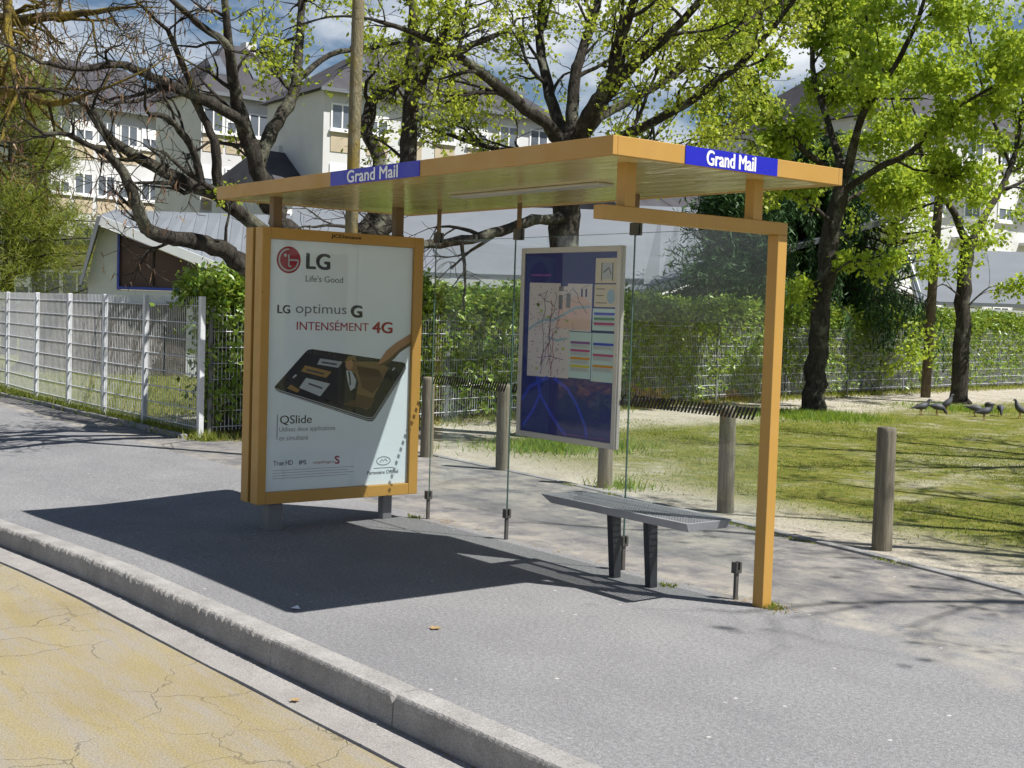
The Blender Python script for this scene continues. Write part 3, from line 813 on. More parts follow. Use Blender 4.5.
# ------------------------------------------------------------------ information panel with network map
MX0, MX1, MZ0, MZ1 = -2.1233, -1.1608, 0.724, 1.956
inf = empty('information_panel', (-1.64, -0.04, MZ0))
tag(inf, 'grey framed blue information panel with transport map on the shelter glass', 'notice board')
mb = MB()
mb.box(MX0, MX1, -.034, -.008, MZ0, MZ1); mb.build('back_box', M['alu'], inf, bevel=.003)
mb = MB(); fw = 0.036
mb.box(MX0, MX0 + fw, -.05, -.0345, MZ0, MZ1).box(MX1 - fw, MX1, -.05, -.0345, MZ0, MZ1).box(MX0 + fw, MX1 - fw, -.05, -.0345, MZ0, MZ0 + fw).box(MX0 + fw, MX1 - fw, -.05, -.0345, MZ1 - fw, MZ1)
mb.build('frame', M['alu'], inf, bevel=.003)
cNavy = flat('print_navy', (0.004, 0.016, 0.17)); cRoyal = flat('print_royal', (0.012, 0.04, 0.48)); cMapBg = flat('print_map', (0.62, 0.56, 0.57)); cMapTown = flat('print_town', (0.66, 0.46, 0.41))
cSheet = flat('print_sheet', (0.50, 0.66, 0.66)); cCream = flat('print_cream', (0.60, 0.53, 0.40)); cRiver = flat('print_river', (0.28, 0.42, 0.52)); cMag = flat('print_magenta', (0.42, 0.04, 0.20)); cGrn = flat('print_green', (0.05, 0.22, 0.10)); cYel = flat('print_yellow', (0.6, 0.5, 0.05)); cOra = flat('print_orange', (0.6, 0.25, 0.02)); cVio = flat('print_violet', (0.20, 0.05, 0.28))
brd = MB().box(MX0 + fw, MX1 - fw, -.0385, -.0345, MZ0 + fw, MZ1 - fw).build('blue_board', cNavy, inf)
MB().box(MX0 + fw, MX1 - fw, -.047, -.044, MZ0 + fw, MZ1 - fw).build('cover_glass', M['posterglass'], inf)
pm = Plane((MX0, -.0385, MZ0), (1, 0, 0), (0, 0, 1))
pm.poly([(0.085, 0.40), (0.502, 0.405), (0.502, 0.705), (0.703, 0.705), (0.703, 1.0), (0.085, 1.008)], cMapBg, brd, 'map_sheet', .0006)
pm.poly([(0.36, 0.72), (0.69, 0.715), (0.69, 0.88), (0.62, 0.93), (0.40, 0.90)], cMapTown, brd, 'map_area', .001)
pm.rects([(0.385, 0.955, 0.43, 0.985), (0.385, 0.84, 0.425, 0.93), (0.46, 0.85, 0.50, 0.94)], cMid, brd, 'map_key', .0014)
pm.rects([(0.40, 0.985, 0.47, 1.004), (0.60, 0.92, 0.615, 0.97), (0.64, 0.92, 0.655, 0.97)], cNavy, brd, 'map_key', .0016)
rr = np.random.RandomState(5)
def wander(x, y, dx, dy, n, j):
    P = [(x, y)]
    for _ in range(n):
        x += dx + rr.uniform(-j, j); y += dy + rr.uniform(-j, j) * 0.6; P.append((min(max(x, 0.10), 0.49 if y < 0.71 else 0.69), min(max(y, 0.415), 0.99)))
    return P
pm.strokes([[(0.085, 0.70), (0.16, 0.74), (0.25, 0.77), (0.33, 0.765), (0.42, 0.80), (0.55, 0.85), (0.69, 0.86)], [(0.29, 0.66), (0.38, 0.64), (0.46, 0.655)]], 0.016, cRiver, brd, 'map_river', .0014)
pm.strokes([wander(0.27, 0.96, 0.0, -0.035, 14, 0.022), wander(0.35, 0.95, -0.002, -0.034, 14, 0.022), wander(0.30, 0.72, -0.012, -0.02, 12, 0.02), wander(0.52, 0.97, 0.01, -0.012, 10, 0.02), wander(0.18, 0.93, 0.02, -0.01, 8, 0.012)], 0.004, cBlk, brd, 'map_line', .0018)
pm.strokes([wander(rr.uniform(.12, .66), rr.uniform(.72, .98), rr.uniform(-.02, .02), rr.uniform(-.02, .01), 7, .015) for _ in range(16)], 0.0028, cMid, brd, 'map_streets', .0017)
pm.strokes([wander(0.31, 0.90, 0.0, -0.036, 12, 0.018), wander(0.34, 0.70, 0.0, -0.03, 9, 0.02)], 0.0045, cRed, brd, 'map_line', .002)
pm.strokes([wander(0.40, 0.88, -0.01, -0.03, 14, 0.02), wander(0.45, 0.52, -0.03, 0.0, 8, 0.02)], 0.004, cVio, brd, 'map_line', .0021)
pm.rects([(a, b_, a + 0.010, b_ + 0.005) for a, b_ in zip(rr.uniform(0.1, 0.48, 90), rr.uniform(0.42, 0.98, 90))], cGrey, brd, 'map_marks', .0022)
pm.rects([(a, b_, a + 0.03, b_ + 0.018) for a, b_ in zip(rr.uniform(0.1, 0.48, 8), rr.uniform(0.42, 0.98, 8))], flat('print_leafgreen', (0.36, 0.45, 0.16)), brd, 'map_marks', .0012)
for (x0, y0, x1, y1), cc, bars in (((0.503, 0.412, 0.712, 0.700), cSheet, (cVio, cMag, cOra, cYel)), ((0.717, 0.402, 0.927, 0.700), cSheet, (cRoyal, cMag, cOra)), ((0.715, 0.716, 0.927, 0.850), cSheet, (cRoyal, cGrn, cMag)), ((0.724, 0.860, 0.930, 0.998), cCream, ()), ((0.727, 1.006, 0.930, 1.158), cCream, ())):
    s_ = pm.rect(x0, y0, x1, y1, cc, brd, 'timetable_sheet', .0008)
    hgt = (y1 - y0)
    for k, bc in enumerate(bars):
        yb = y1 - hgt * (0.22 + 0.68 * k / max(len(bars), 1))
        pm.rect(x0 + .012, yb - .010, x1 - .012, yb + .006, bc, brd, 'timetable_bar', .0014)
        pm.rect(x0 + .014, yb - hgt * 0.13, x1 - .014, yb - .013, cPale, brd, 'timetable_grid', .0013)
        pm.rects([(x0 + .02 + .018 * q, yb - .016 - .007 * w_, x0 + .031 + .018 * q, yb - .0135 - .007 * w_) for q in range(9) for w_ in range(3 if hgt > .2 else 1)], cMid, brd, 'timetable_print', .0017)
pm.poly(circ(0.875, 0.925, 0.035, 0.045, 18), cRiver, brd, 'town_plan', .0014)
pm.rects([(0.79, 1.03, 0.88, 1.13)], cSil, brd, 'town_plan', .0014)
pm.strokes([[(0.785, 1.02), (0.785, 1.13)], [(0.885, 1.02), (0.885, 1.13)], [(0.80, 1.07), (0.85, 1.10), (0.87, 1.06)]], 0.008, cGrey, brd, 'town_plan', .002)
pm.strokes([[(0.74, 0.97), (0.82, 0.97)], [(0.74, 0.93), (0.81, 0.93)], [(0.74, 0.885), (0.84, 0.885)]], 0.005, cBrown, brd, 'small_print', .0016)
pm.strokes([[(0.205, 0.40), (0.228, 0.29), (0.17, 0.19), (0.06, 0.07)], [(0.19, 0.40), (0.235, 0.28), (0.34, 0.17), (0.45, 0.075), (0.50, 0.045)], [(0.36, 0.40), (0.50, 0.34), (0.60, 0.24), (0.68, 0.12), (0.70, 0.045)], [(0.045, 0.24), (0.12, 0.33), (0.30, 0.40)]], 0.024, cRoyal, brd, 'blue_curve', .001)
pm.rects([(0.45, 0.05, 0.86, 0.054), (0.10, 1.05, 0.30, 1.062)], cVio, brd, 'small_print', .0012)

# ------------------------------------------------------------------ bench
bn = empty('bench', (-0.8, -0.22, 0))
tag(bn, 'perforated grey steel bench without backrest on two dark legs', 'bench')
BX0, BX1, BY0, BY1, BZ = -1.385, -0.17, -0.425, -0.075, 0.452
# seat with a grid of punched square holes
xs_ = [BX0 + .012]; 
nX, nY = 58, 14
def holes(a, b_, n): return np.concatenate([[a + (b_ - a) * (k / n), a + (b_ - a) * (k + .32) / n] for k in range(n)] + [[b_]])
gx_ = holes(BX0 + .015, BX1 - .015, nX); gy_ = holes(BY0 + .02, BY1 - .02, nY)
V = []; F = []; idx = {}
for j, y in enumerate(gy_):
    for i, x in enumerate(gx_): idx[i, j] = len(V); V.append((x, y, BZ))
for j in range(nY * 2):
    for i in range(nX * 2):
        if i % 2 == 1 and j % 2 == 1: continue
        F.append((idx[i, j], idx[i+1, j], idx[i+1, j+1], idx[i, j+1]))
mb = MB(); mb.add(V, F); seat = mb.build('seat', M['benchsteel'], bn, recalc=False)
mb = MB()
mb.prism([(BX0, BY0, BZ + .001), (BX0 + .06, BY0 + .03, BZ - .048), (BX1 - .012, BY0 + .03, BZ - .048), (BX1, BY0, BZ + .001)], (0, .022, 0))
mb.prism([(BX0, BY1 - .022, BZ + .001), (BX0 + .06, BY1 - .05, BZ - .048), (BX1 - .012, BY1 - .05, BZ - .048), (BX1, BY1 - .022, BZ + .001)], (0, .022, 0))
mb.hexa([(BX1 - .03, BY0 + .0525, BZ - .047), (BX1 - .014, BY0 + .0525, BZ - .047), (BX1 - .014, BY1 - .0505, BZ - .047), (BX1 - .03, BY1 - .0505, BZ - .047), (BX1 - .016, BY0 + .0225, BZ), (BX1 - .001, BY0 + .0225, BZ), (BX1 - .001, BY1 - .0225, BZ), (BX1 - .016, BY1 - .0225, BZ)])
mb.hexa([(BX0 + .062, BY0 + .0525, BZ - .047), (BX0 + .08, BY0 + .0525, BZ - .047), (BX0 + .08, BY1 - .0505, BZ - .047), (BX0 + .062, BY1 - .0505, BZ - .047), (BX0 + .001, BY0 + .0225, BZ), (BX0 + .016, BY0 + .0225, BZ), (BX0 + .016, BY1 - .0225, BZ), (BX0 + .001, BY1 - .0225, BZ)])
mb.build('seat_rim', M['benchsteel'], bn, bevel=.002)
for x in (-0.960, -0.655):
    mb = MB()
    mb.hexa([(x - .022, -.215, -.02), (x + .022, -.215, -.02), (x + .022, -.160, -.02), (x - .022, -.160, -.02), (x - .024, -.255, BZ - .02), (x + .024, -.255, BZ - .02), (x + .024, -.180, BZ - .02), (x - .024, -.180, BZ - .02)])
    mb.build('leg', M['benchleg'], bn, bevel=.003)
MB().box(-1.30, -0.27, -.235, -.20, BZ - .035, BZ - .012).build('seat_bearer', M['benchleg'], bn)

# ------------------------------------------------------------------ wooden bollards
def bollard_mesh(seed):
    r_ = np.random.RandomState(seed)
    k = 20; zs = [-0.05, 0.0, 0.25, 0.55, 0.80, 0.825, 0.834]; rr_ = [.068, .069, .067, .066, .065, .063, .056]
    ph = r_.rand() * 6; V = []
    for z, ra in zip(zs, rr_):
        for i in range(k):
            a = i * 2 * math.pi / k; q = ra * (1 + 0.02 * math.sin(3 * a + ph) + 0.012 * math.sin(7 * a + 2 * ph + z * 3))
            V.append((q * math.cos(a), q * math.sin(a), z))
    F = [(j*k+i, j*k+(i+1) % k, (j+1)*k+(i+1) % k, (j+1)*k+i) for j in range(len(zs)-1) for i in range(k)] + [tuple(range((len(zs)-1)*k, len(zs)*k))]
    me = bpy.data.meshes.new('bollard'); me.from_pydata(V, [], F); me.polygons.foreach_set('use_smooth', np.array([True] * (len(F) - 1) + [False])); return me
BL = ['round weathered timber bollard standing alone right of the ochre post', 'timber bollard seen through glass just above the bench right end', 'timber bollard half hidden below the blue information panel', 'timber bollard seen through glass left of the blue information panel', 'timber bollard half hidden beside the right edge of the advertising panel']
for i, (x, y) in enumerate(((-0.775, 2.124), (-2.45, 2.37), (-3.98, 2.45), (-5.30, 2.30), (-6.50, 2.22))):
    o = link_mesh('wooden_bollard', bollard_mesh(i), M['wood']); o.location = (x, y, 0); o.rotation_euler = (R(random.uniform(-1, 1)), R(random.uniform(-1, 1)), i)
    tag(o, BL[i], 'bollard', 'timber bollards along the lawn edge')

# ------------------------------------------------------------------ wire fences
def fence(name, pts, hgt, label, pw=.03, pm='galv', posts_h=None):
    root = empty(name, (pts[0][0], pts[0][1], 0)); tag(root, label, 'fence', 'welded wire fences')
    P = [np.array(p, float) for p in pts]
    for p in P:
        MB().box(p[0] - pw, p[0] + pw, p[1] - pw, p[1] + pw, -0.05, (posts_h or hgt) + .03).build('post', M[pm], root, bevel=.004)
    for a, b_ in zip(P[:-1], P[1:]):
        d = b_ - a; L = np.linalg.norm(d); d /= L; n = np.array([-d[1], d[0]])
        tubes = []
        for z in np.arange(0.12, hgt + .01, 0.2 * hgt / 1.6 * 1.0):
            for o_ in (-.006, .006):
                q0 = a + d * .03 + n * o_; q1 = b_ - d * .03 + n * o_
                tubes.append((np.array([[*q0, z], [*q1, z]]), np.array([.006, .006]), 4))
        for s_ in np.arange(0.055, L - .03, 0.055):
            q = a + d * s_
            tubes.append((np.array([[*q, 0.07], [*q, hgt + .025]]), np.array([.0045, .0045]), 4))
        me = tubes_mesh('wire_mesh', tubes, False, rootloc(root)); o = link_mesh('wire_mesh', me, M['galv'], root); o['kind'] = 'stuff'
    return root
fence('wire_fence', [(-8.95, .80), (-10.62, .82), (-12.0, .82), (-13.45, .85), (-14.95, .88), (-16.8, 1.0), (-18.6, 1.0), (-20.4, 1.0)], 1.57, 'pale galvanised wire fence along the pavement left of the advertising panel')
fr_line = [(-8.95, 0.80), (-9.42, 2.8), (-10.0, 4.9), (-10.75, 7.4), (-11.45, 9.9), (-11.95, 12.4), (-12.4, 14.9), (-12.8, 17.4), (-13.15, 19.9), (-13.5, 22.4), (-13.8, 24.9), (-14.1, 27.4), (-14.4, 30)]
fence('wire_fence', [(-9.0, 0.93)] + fr_line[1:], 1.45, 'galvanised wire fence running back in front of the green hedge', .02, 'steelgrey')

# ------------------------------------------------------------------ hedge
hp = np.array(fr_line); seg = np.linalg.norm(np.diff(hp, axis=0), axis=1); cum = np.concatenate([[0], np.cumsum(seg)])
def on_line(s):
    i = np.clip(np.searchsorted(cum, s) - 1, 0, len(seg) - 1); f = ((s - cum[i]) / seg[i])[:, None]
    d = (hp[i + 1] - hp[i]) / seg[i][:, None]
    return hp[i] * (1 - f) + hp[i + 1] * f, np.stack([-d[:, 1], d[:, 0]], 1)     # normal points behind the fence
hd = empty('hedge', (-9.6, 3, 0)); tag(hd, 'long glossy green hedge growing through the wire fence', 'hedge')
rs = np.random.RandomState(3)
n = 165000
s = rs.uniform(0.05, cum[-1], n)
z = np.where(rs.rand(n) < 0.45, rs.normal(1.66, 0.11, n), rs.uniform(0.12, 1.7, n))
z = np.clip(z, 0.05, 1.95) + 0.05 * np.sin(s * 2.1) + 0.04 * np.sin(s * 5.3)
clump = 0.5 + 0.5 * np.sin(s * 3.1 + 1.3 * np.sin(s * 1.7 + z * 2.3)) * np.sin(z * 3.7 + s * 1.1 + 2 * np.sin(s * .9)) 
thin = smooth(9, 14, s)
keep = rs.rand(n) < np.where(z > 1.48, 1.0, (1 - 0.35 * thin) * (0.38 + 0.75 * clump) * np.where((z < 0.5), 0.5, 1))
s, z = s[keep], z[keep]
base, nn = on_line(s)
dep = np.where(z > 1.48, rs.uniform(-0.06, 0.65, len(s)), rs.exponential(0.16, len(s)) - 0.035)
P = np.column_stack([base + nn * dep[:, None], z])
me = leaves_mesh('foliage', P, rs.uniform(0.06, 0.125, len(P)), rs, droop=0.25, width=0.5, off=rootloc(hd), direc=np.column_stack([-nn * 0.7, np.full(len(P), 0.15)]))
link_mesh('foliage', me, M['hedge'], hd)['kind'] = 'stuff'
tub = []
for s0 in np.arange(1.6, cum[-1], 0.16):
    b0, n0 = on_line(np.array([s0 + rs.uniform(-.08, .08)])); b0, n0 = b0[0], n0[0]
    q = [np.array([*(b0 + n0 * rs.uniform(0.1, 0.4)), 0])]
    for _ in range(6): q.append(q[-1] + np.array([rs.normal(0, .07), rs.normal(0, .09), 0.28]))
    tub.append((np.array(q), np.linspace(rs.uniform(.01, .028), .004, 7), 5))
o = link_mesh('stems', tubes_mesh('stems', tub, True, rootloc(hd)), M['barkdark'], hd); o['kind'] = 'stuff'

# grey-brown brushwood screen behind the hedge, and behind the left fence's lawn the cladding of the school
sc_ = empty('brushwood_screen', (-9.9, 2, 0)); tag(sc_, 'grey brown brushwood screen standing behind the hedge', 'screen')
V = []; F = []
ss = np.arange(0.5, cum[-1], 0.06)
bs, ns = on_line(ss)
tub = []
for k in range(len(ss)):
    q = bs[k] + ns[k] * (0.62 + rs.uniform(-.02, .02))
    zt = 1.5 + rs.uniform(-.06, .08)
    tub.append((np.array([[q[0], q[1], -0.02], [q[0] + rs.normal(0, .012), q[1] + rs.normal(0, .012), 0.75], [q[0] + rs.normal(0, .015), q[1] + rs.normal(0, .015), zt]]), np.full(3, rs.uniform(.027, .04)), 4))
brush = paint('brushwood', (0.13, 0.11, 0.10), 0.95, 0.5, 6.0, 0.1)
o = link_mesh('brushwood_stems', tubes_mesh('brushwood_stems', tub, True, rootloc(sc_)), brush, sc_); o['kind'] = 'stuff'
for zz in (0.35, 1.2):
    MB().tube([(*(a + b_ * 0.57), zz) for a, b_ in zip(bs[::30], ns[::30])], 0.006, 5).build('binding_wire', M['galv'], sc_)

# ------------------------------------------------------------------ buildings
FXY = CF[:2] / np.linalg.norm(CF[:2]); RXY = np.array([-FXY[1] * -1, -FXY[0]]); RXY = np.array([FXY[1], -FXY[0]])
def plan(u, d):
    """ground point seen in image column u, d metres away"""
    return CAM[:2] + FXY * d + RXY * ((u - 512) / FPX * d)
def zat(u, v, d): return CAM[2] + (312.6 + (u - 512) * 0.0325 - v) / FPX * d

def apartment(name, u0, d0, u1, d1, ze, zr, thick, nx, floors, label, cat='building', panels=True, balcony=False, wallm='render', hip=2.5, wh=1.15, ww=1.1, first=None):
    p0, p1 = plan(u0, d0), plan(u1, d1); L = float(np.linalg.norm(p1 - p0))
    rt = empty(name, (p0[0], p0[1], 0), math.atan2(p1[1] - p0[1], p1[0] - p0[0])); tag(rt, label, cat)
    MB().box(0, L, 0, thick, -0.3, ze).build('wall', M[wallm], rt)
    ov = 0.35
    mb = MB(); A = [(-ov, -ov, ze), (L + ov, -ov, ze), (L + ov, thick + ov, ze), (-ov, thick + ov, ze), (hip, thick * .5, zr), (L - hip, thick * .5, zr)]
    mb.add(A, [(0, 1, 5, 4), (1, 2, 5), (2, 3, 4, 5), (3, 0, 4), (3, 2, 1, 0)])
    rf = mb.build('roof', M['slate'], rt)
    MB().box(-ov, L + ov, -ov - .12, -ov + .0, ze - .12, ze + .05).build('gutter', M['zinc'], rf)
    for cx in (L * 0.62,):
        MB().box(cx, cx + .6, thick * .5 + .3, thick * .5 + .9, zr - 1.2, zr + 0.35).build('chimney', M['render'], rf)
    for cx in (np.linspace(L * 0.15, L * 0.85, 3) if floors > 2 else ()):
        t0 = 0.35; y = -ov + (thick * .5 + ov) * t0; z = ze + (zr - ze) * t0
        sl = (zr - ze) / (thick * .5 + ov)
        MB().hexa([(cx, y, z + .03), (cx + .8, y, z + .03), (cx + .8, y + .9, z + .03 + .9 * sl), (cx, y + .9, z + .03 + .9 * sl), (cx, y, z + .12), (cx + .8, y, z + .12), (cx + .8, y + .9, z + .12 + .9 * sl), (cx, y + .9, z + .12 + .9 * sl)]).build('skylight', M['winglass'], rf)
    fh = (ze - 0.4) / floors
    for f in range(floors):
        for i in range(nx):
            cx = L * (i + 0.5) / nx; z0 = 0.4 + f * fh + 0.95; z1 = min(z0 + wh, ze - .25)
            mb = MB(); w = ww / 2
            mb.box(cx - w, cx - w + .08, -.05, .04, z0, z1).box(cx + w - .08, cx + w, -.05, .04, z0, z1).box(cx - w + .08, cx + w - .08, -.05, .04, z0, z0 + .08).box(cx - w + .08, cx + w - .08, -.05, .04, z1 - .08, z1).box(cx - .035, cx + .035, -.05, .04, z0 + .08, z1 - .08)
            wn = mb.build('window', M['white'], rt)
            MB().box(cx - w + .081, cx - .036, -.03, -.012, z0 + .081, z1 - .081).box(cx + .036, cx + w - .081, -.03, -.012, z0 + .081, z1 - .081).build('pane', M['winglass'], wn)
            MB().box(cx - w - .06, cx + w + .06, -.14, -.002, z0 - .1, z0 - .003).build('sill', M['white'], wn)
            if panels:
                MB().box(cx - w + .02, cx + w - .02, -.03, -.002, z0 - 0.95, z0 - .104).build('panel', M['tan'], rt)
            if (i * 7 + f * 5) % 3 == 1:
                MB().box(cx - w + .082, cx + w - .082, -.058, -.051, z0 + .55, z1 - .08).build('shutter', M['white'], wn)
            if balcony and i % 2 == 0 and f > 0:
                MB().box(cx - 1.2, cx + 1.2, -1.0, -.003, z0 - 1.0, z0 - .87).build('balcony', M['render'], rt)
    return rt

apartment('apartment_building', 196, 62, 306, 66, 11.6, 14.6, 5, 5, 4, 'white apartment block with tan panels under slate roof behind the bare tree')
apartment('apartment_building', 45, 66, 196, 73, 11.6, 14.6, 8, 7, 4, 'farther white apartment block with slate roof left of the bare tree limbs')
apartment('apartment_building', 317, 56, 545, 63, 10.9, 14.2, 6, 7, 4, 'white apartment block above the middle of the shelter roof', hip=4.5)
apartment('town_house', 276, 56, 334, 58.5, 6.6, 8.5, 5, 3, 2, 'low house with steep dark slate roof between the apartment blocks', 'house', panels=False, hip=.6)
apartment('town_house', 632, 50, 772, 55, 5.2, 7.4, 9, 4, 2, 'pale house with slate roof seen under the right end of the shelter roof', 'house', panels=False, hip=.8)
apartment('apartment_building', 872, 53, 1075, 60, 10.2, 13.5, 11, 6, 4, 'pale apartment block behind the trees at right', hip=3.0, panels=False, balcony=True)
apartment('pavilion', -30, 50, 92, 47, 3.6, 4.1, 8, 4, 1, 'cream flat roofed pavilion behind the pale pine at left', wallm='creamwall', panels=False, hip=1.0, ww=1.8, wh=1.2)

# low school building: gabled wing at left, long sheet-metal roofs behind the hedge
def Pd(u, d, z): q = plan(u, d); return (q[0], q[1], z)
sb = empty('school_building', (*plan(170, 27), 0)); tag(sb, 'low white gabled school building with blue framed windows behind the left fence', 'building')
D = 26.5
def vz(u): return 3.02 - (u - 97) * 0.00745            # underside of the sloping roof edge
ex = np.array([*FXY, 0])
mb = MB()
mb.prism([Pd(86, D, -.2), Pd(115, D, -.2), Pd(115, D, vz(115)), Pd(97, D, vz(97)), Pd(86, D, 1.95)], ex * .25)
mb.prism([Pd(115, D, -.2), Pd(270, D, -.2), Pd(270, D, 1.74), Pd(115, D, 1.74)], ex * .25)
mb.prism([Pd(226, D, 1.742), Pd(270, D, 1.742), Pd(270, D, vz(270)), Pd(226, D, vz(226))], ex * .25)
mb.build('wall', M['fasciawhite'], sb)
MB().prism([Pd(186, D - .02, -.2), Pd(196, D - .02, -.2), Pd(196, D - .02, 1.6), Pd(186, D - .02, 1.6)], -ex * .12).build('pillar', M['fasciawhite'], sb)
# stone cladding slabs with rounded heads below the windows
for a, b_ in ((20, 44), (45, 69), (70, 94), (96, 118), (119, 142), (143, 164), (165, 185)):
    top = 1.50 + RS.uniform(-.06, .05); pl = [Pd(a + .2, D - .05, -.2), Pd(b_ - .2, D - .05, -.2), Pd(b_ - .2, D - .05, top - RS.uniform(0, .06)), Pd(a + .2, D - .05, top)]
    MB().prism(pl, -ex * .1).build('cladding_slab', M['cladding'], sb)
MB().prism([Pd(18, D + .01, -.2), Pd(86, D + .01, -.2), Pd(86, D + .01, 1.6), Pd(18, D + .01, 1.6)], ex * .2).build('garden_wall', M['cladding'], sb)
def win(u0, u1):
    fw_ = 2.2
    zs_ = 1.745
    mb = MB(); q = -ex * .04
    mb.prism([Pd(u0, D, zs_), Pd(u1, D, zs_), Pd(u1, D, zs_ + .06), Pd(u0, D, zs_ + .06)], q)
    mb.prism([Pd(u0, D, zs_ + .061), Pd(u0 + fw_, D, zs_ + .061), Pd(u0 + fw_, D, vz(u0 + fw_)), Pd(u0, D, vz(u0))], q)
    mb.prism([Pd(u1 - fw_, D, zs_ + .061), Pd(u1, D, zs_ + .061), Pd(u1, D, vz(u1)), Pd(u1 - fw_, D, vz(u1 - fw_))], q)
    w = mb.build('window', M['blueframe'], sb)
    MB().prism([Pd(u0 + fw_, D + .05, zs_ + .06), Pd(u1 - fw_, D + .05, zs_ + .06), Pd(u1 - fw_, D + .05, vz(u1 - fw_)), Pd(u0 + fw_, D + .05, vz(u0 + fw_))], ex * .03).build('pane', M['brownpanel'], w)
    return w
win(115.2, 199); win(199.2, 226)
MB().prism([Pd(150.3, D + .04, 1.81), Pd(151.7, D + .04, 1.81), Pd(151.7, D + .04, vz(152)), Pd(150.3, D + .04, vz(150))], -ex * .03).build('mullion', M['darkgap'], sb)
# roof edge boards and roof slabs
def board(ua, za, ub, zb, d, hh, name='fascia', par=sb, mat='fasciawhite', th=.1, back=0.0):
    return MB().prism([Pd(ua, d, za), Pd(ub, d, zb), Pd(ub, d, zb + hh), Pd(ua, d, za + hh)], ex * th).build(name, M[mat], par)
board(95.5, vz(95.5), 300, vz(300), D - .5, .2)
MB().hexa([Pd(76.5, D - .55, 1.80), Pd(79, D - .55, 1.80), Pd(79, D + 3, 1.80), Pd(76.5, D + 3, 1.80), Pd(94, D - .55, 3.2), Pd(98, D - .55, 3.2), Pd(98, D + 3, 3.2), Pd(94, D + 3, 3.2)]).build('roof', M['zinc'], sb)
# roof slope of the wing, standing seams as ribs
def slope(par, ua, ub, d0, z0, d1, z1, va=None, seams=0, lift=.0, za=None):
    a0, b0, b1, a1 = [np.array(x) for x in (Pd(ua, d0, z0 if za is None else za), Pd(ub, d0, z0), Pd(ub, d1, z1), Pd(va if va else ua, d1, z1))]
    up = np.array([0, 0, .12]); mb = MB(); ns_ = 16
    for k in range(ns_):
        f, h_ = k / ns_, (k + 1) / ns_
        q = [a0 * (1 - f) + b0 * f, a0 * (1 - h_) + b0 * h_, a1 * (1 - h_) + b1 * h_, a1 * (1 - f) + b1 * f]
        mb.hexa(q + [x_ + up for x_ in q])
    mb.build('roof', M['zinc'], par)
    if seams:
        for k in range(seams + 1):
            f = k / seams
            p, q = a0 * (1 - f) + b0 * f + up, a1 * (1 - f) + b1 * f + up
            MB().tube([p, q], .018, 4).build('seam', M['zinc'], par)
slope(sb, 97, 300, D - .38, vz(300) + .075, D + 5, 3.6, va=112, seams=16, za=vz(97) + .075)
sl_ = empty('school_building', (*plan(500, 31), 0)); tag(sl_, 'long low school wing with grey sheet metal roof behind the hedge', 'building')
board(290, 2.06, 640, 2.06, 28.4, .17, par=sl_)
slope(sl_, 288, 640, 28.45, 2.24, 33.5, 4.15)
MB().prism([Pd(292, 28.9, -.2), Pd(638, 28.9, -.2), Pd(638, 28.9, 2.1), Pd(292, 28.9, 2.1)], ex * .3).build('wall', M['fasciawhite'], sl_)
for u in range(310, 630, 40):
    MB().prism([Pd(u, 28.88, .9), Pd(u + 26, 28.88, .9), Pd(u + 26, 28.88, 1.95), Pd(u, 28.88, 1.95)], -ex * .06).build('window', M['winglass'], sl_)
g3 = empty('school_building', (*plan(740, 33), 0)); tag(g3, 'school wing with white rising roof edge behind the weeping conifer', 'building')
board(620, 1.78, 790, 3.06, 28.2, .2, par=g3)
slope(g3, 620, 900, 28.3, 3.9, 36, 4.5, za=1.86)
MB().prism([Pd(645, 28.6, -.2), Pd(790, 28.6, -.2), Pd(790, 28.6, 3.0), Pd(645, 28.6, 1.9)], ex * .3).build('wall', M['steelgrey'], g3)  # dark grey puts the shade below the roof edge into the wall colour
g4 = empty('school_building', (*plan(980, 46), 0)); tag(g4, 'low building with grey roof and white eaves behind the hedge at right', 'building')
board(914, 1.78, 1022, 1.72, 42, .4, par=g4)
board(1022.3, 1.70, 1075, 2.5, 42, .4, par=g4)
slope(g4, 914, 1070, 42.05, 2.22, 47.5, 4.25, va=898, seams=0)
MB().prism([Pd(898, 47.4, 4.3), Pd(901, 47.4, 4.3), Pd(919, 41.9, 2.2), Pd(914, 41.9, 1.8)], (0, 0, .18)).build('verge_board', M['fasciawhite'], g4)
MB().prism([Pd(920, 42.6, -.2), Pd(1080, 42.6, -.2), Pd(1080, 42.6, 2.0), Pd(920, 42.6, 2.0)], ex * .3).build('wall', M['brownpanel'], g4)

# ------------------------------------------------------------------ poles
p = plan(346, 12.6)
pole = MB().tube([(p[0], p[1], -.2), (p[0] + .02, p[1] + .01, 3.5), (p[0] + .05, p[1] + .03, 9.5)], [.068, .06, .052], 14).build('utility_pole', M['pole'], smooth_=True)
tag(pole, 'pale lichen stained utility pole rising behind the advertising panel', 'pole')
pole = MB().tube([(-11.73, 18.71, -.2), (-11.70, 18.74, 3), (-11.62, 18.80, 7.0)], [.105, .095, .085], 14).build('utility_pole', M['woodpole'], smooth_=True)
tag(pole, 'brown timber pole standing by the hedge left of the rightmost tree trunk', 'pole')

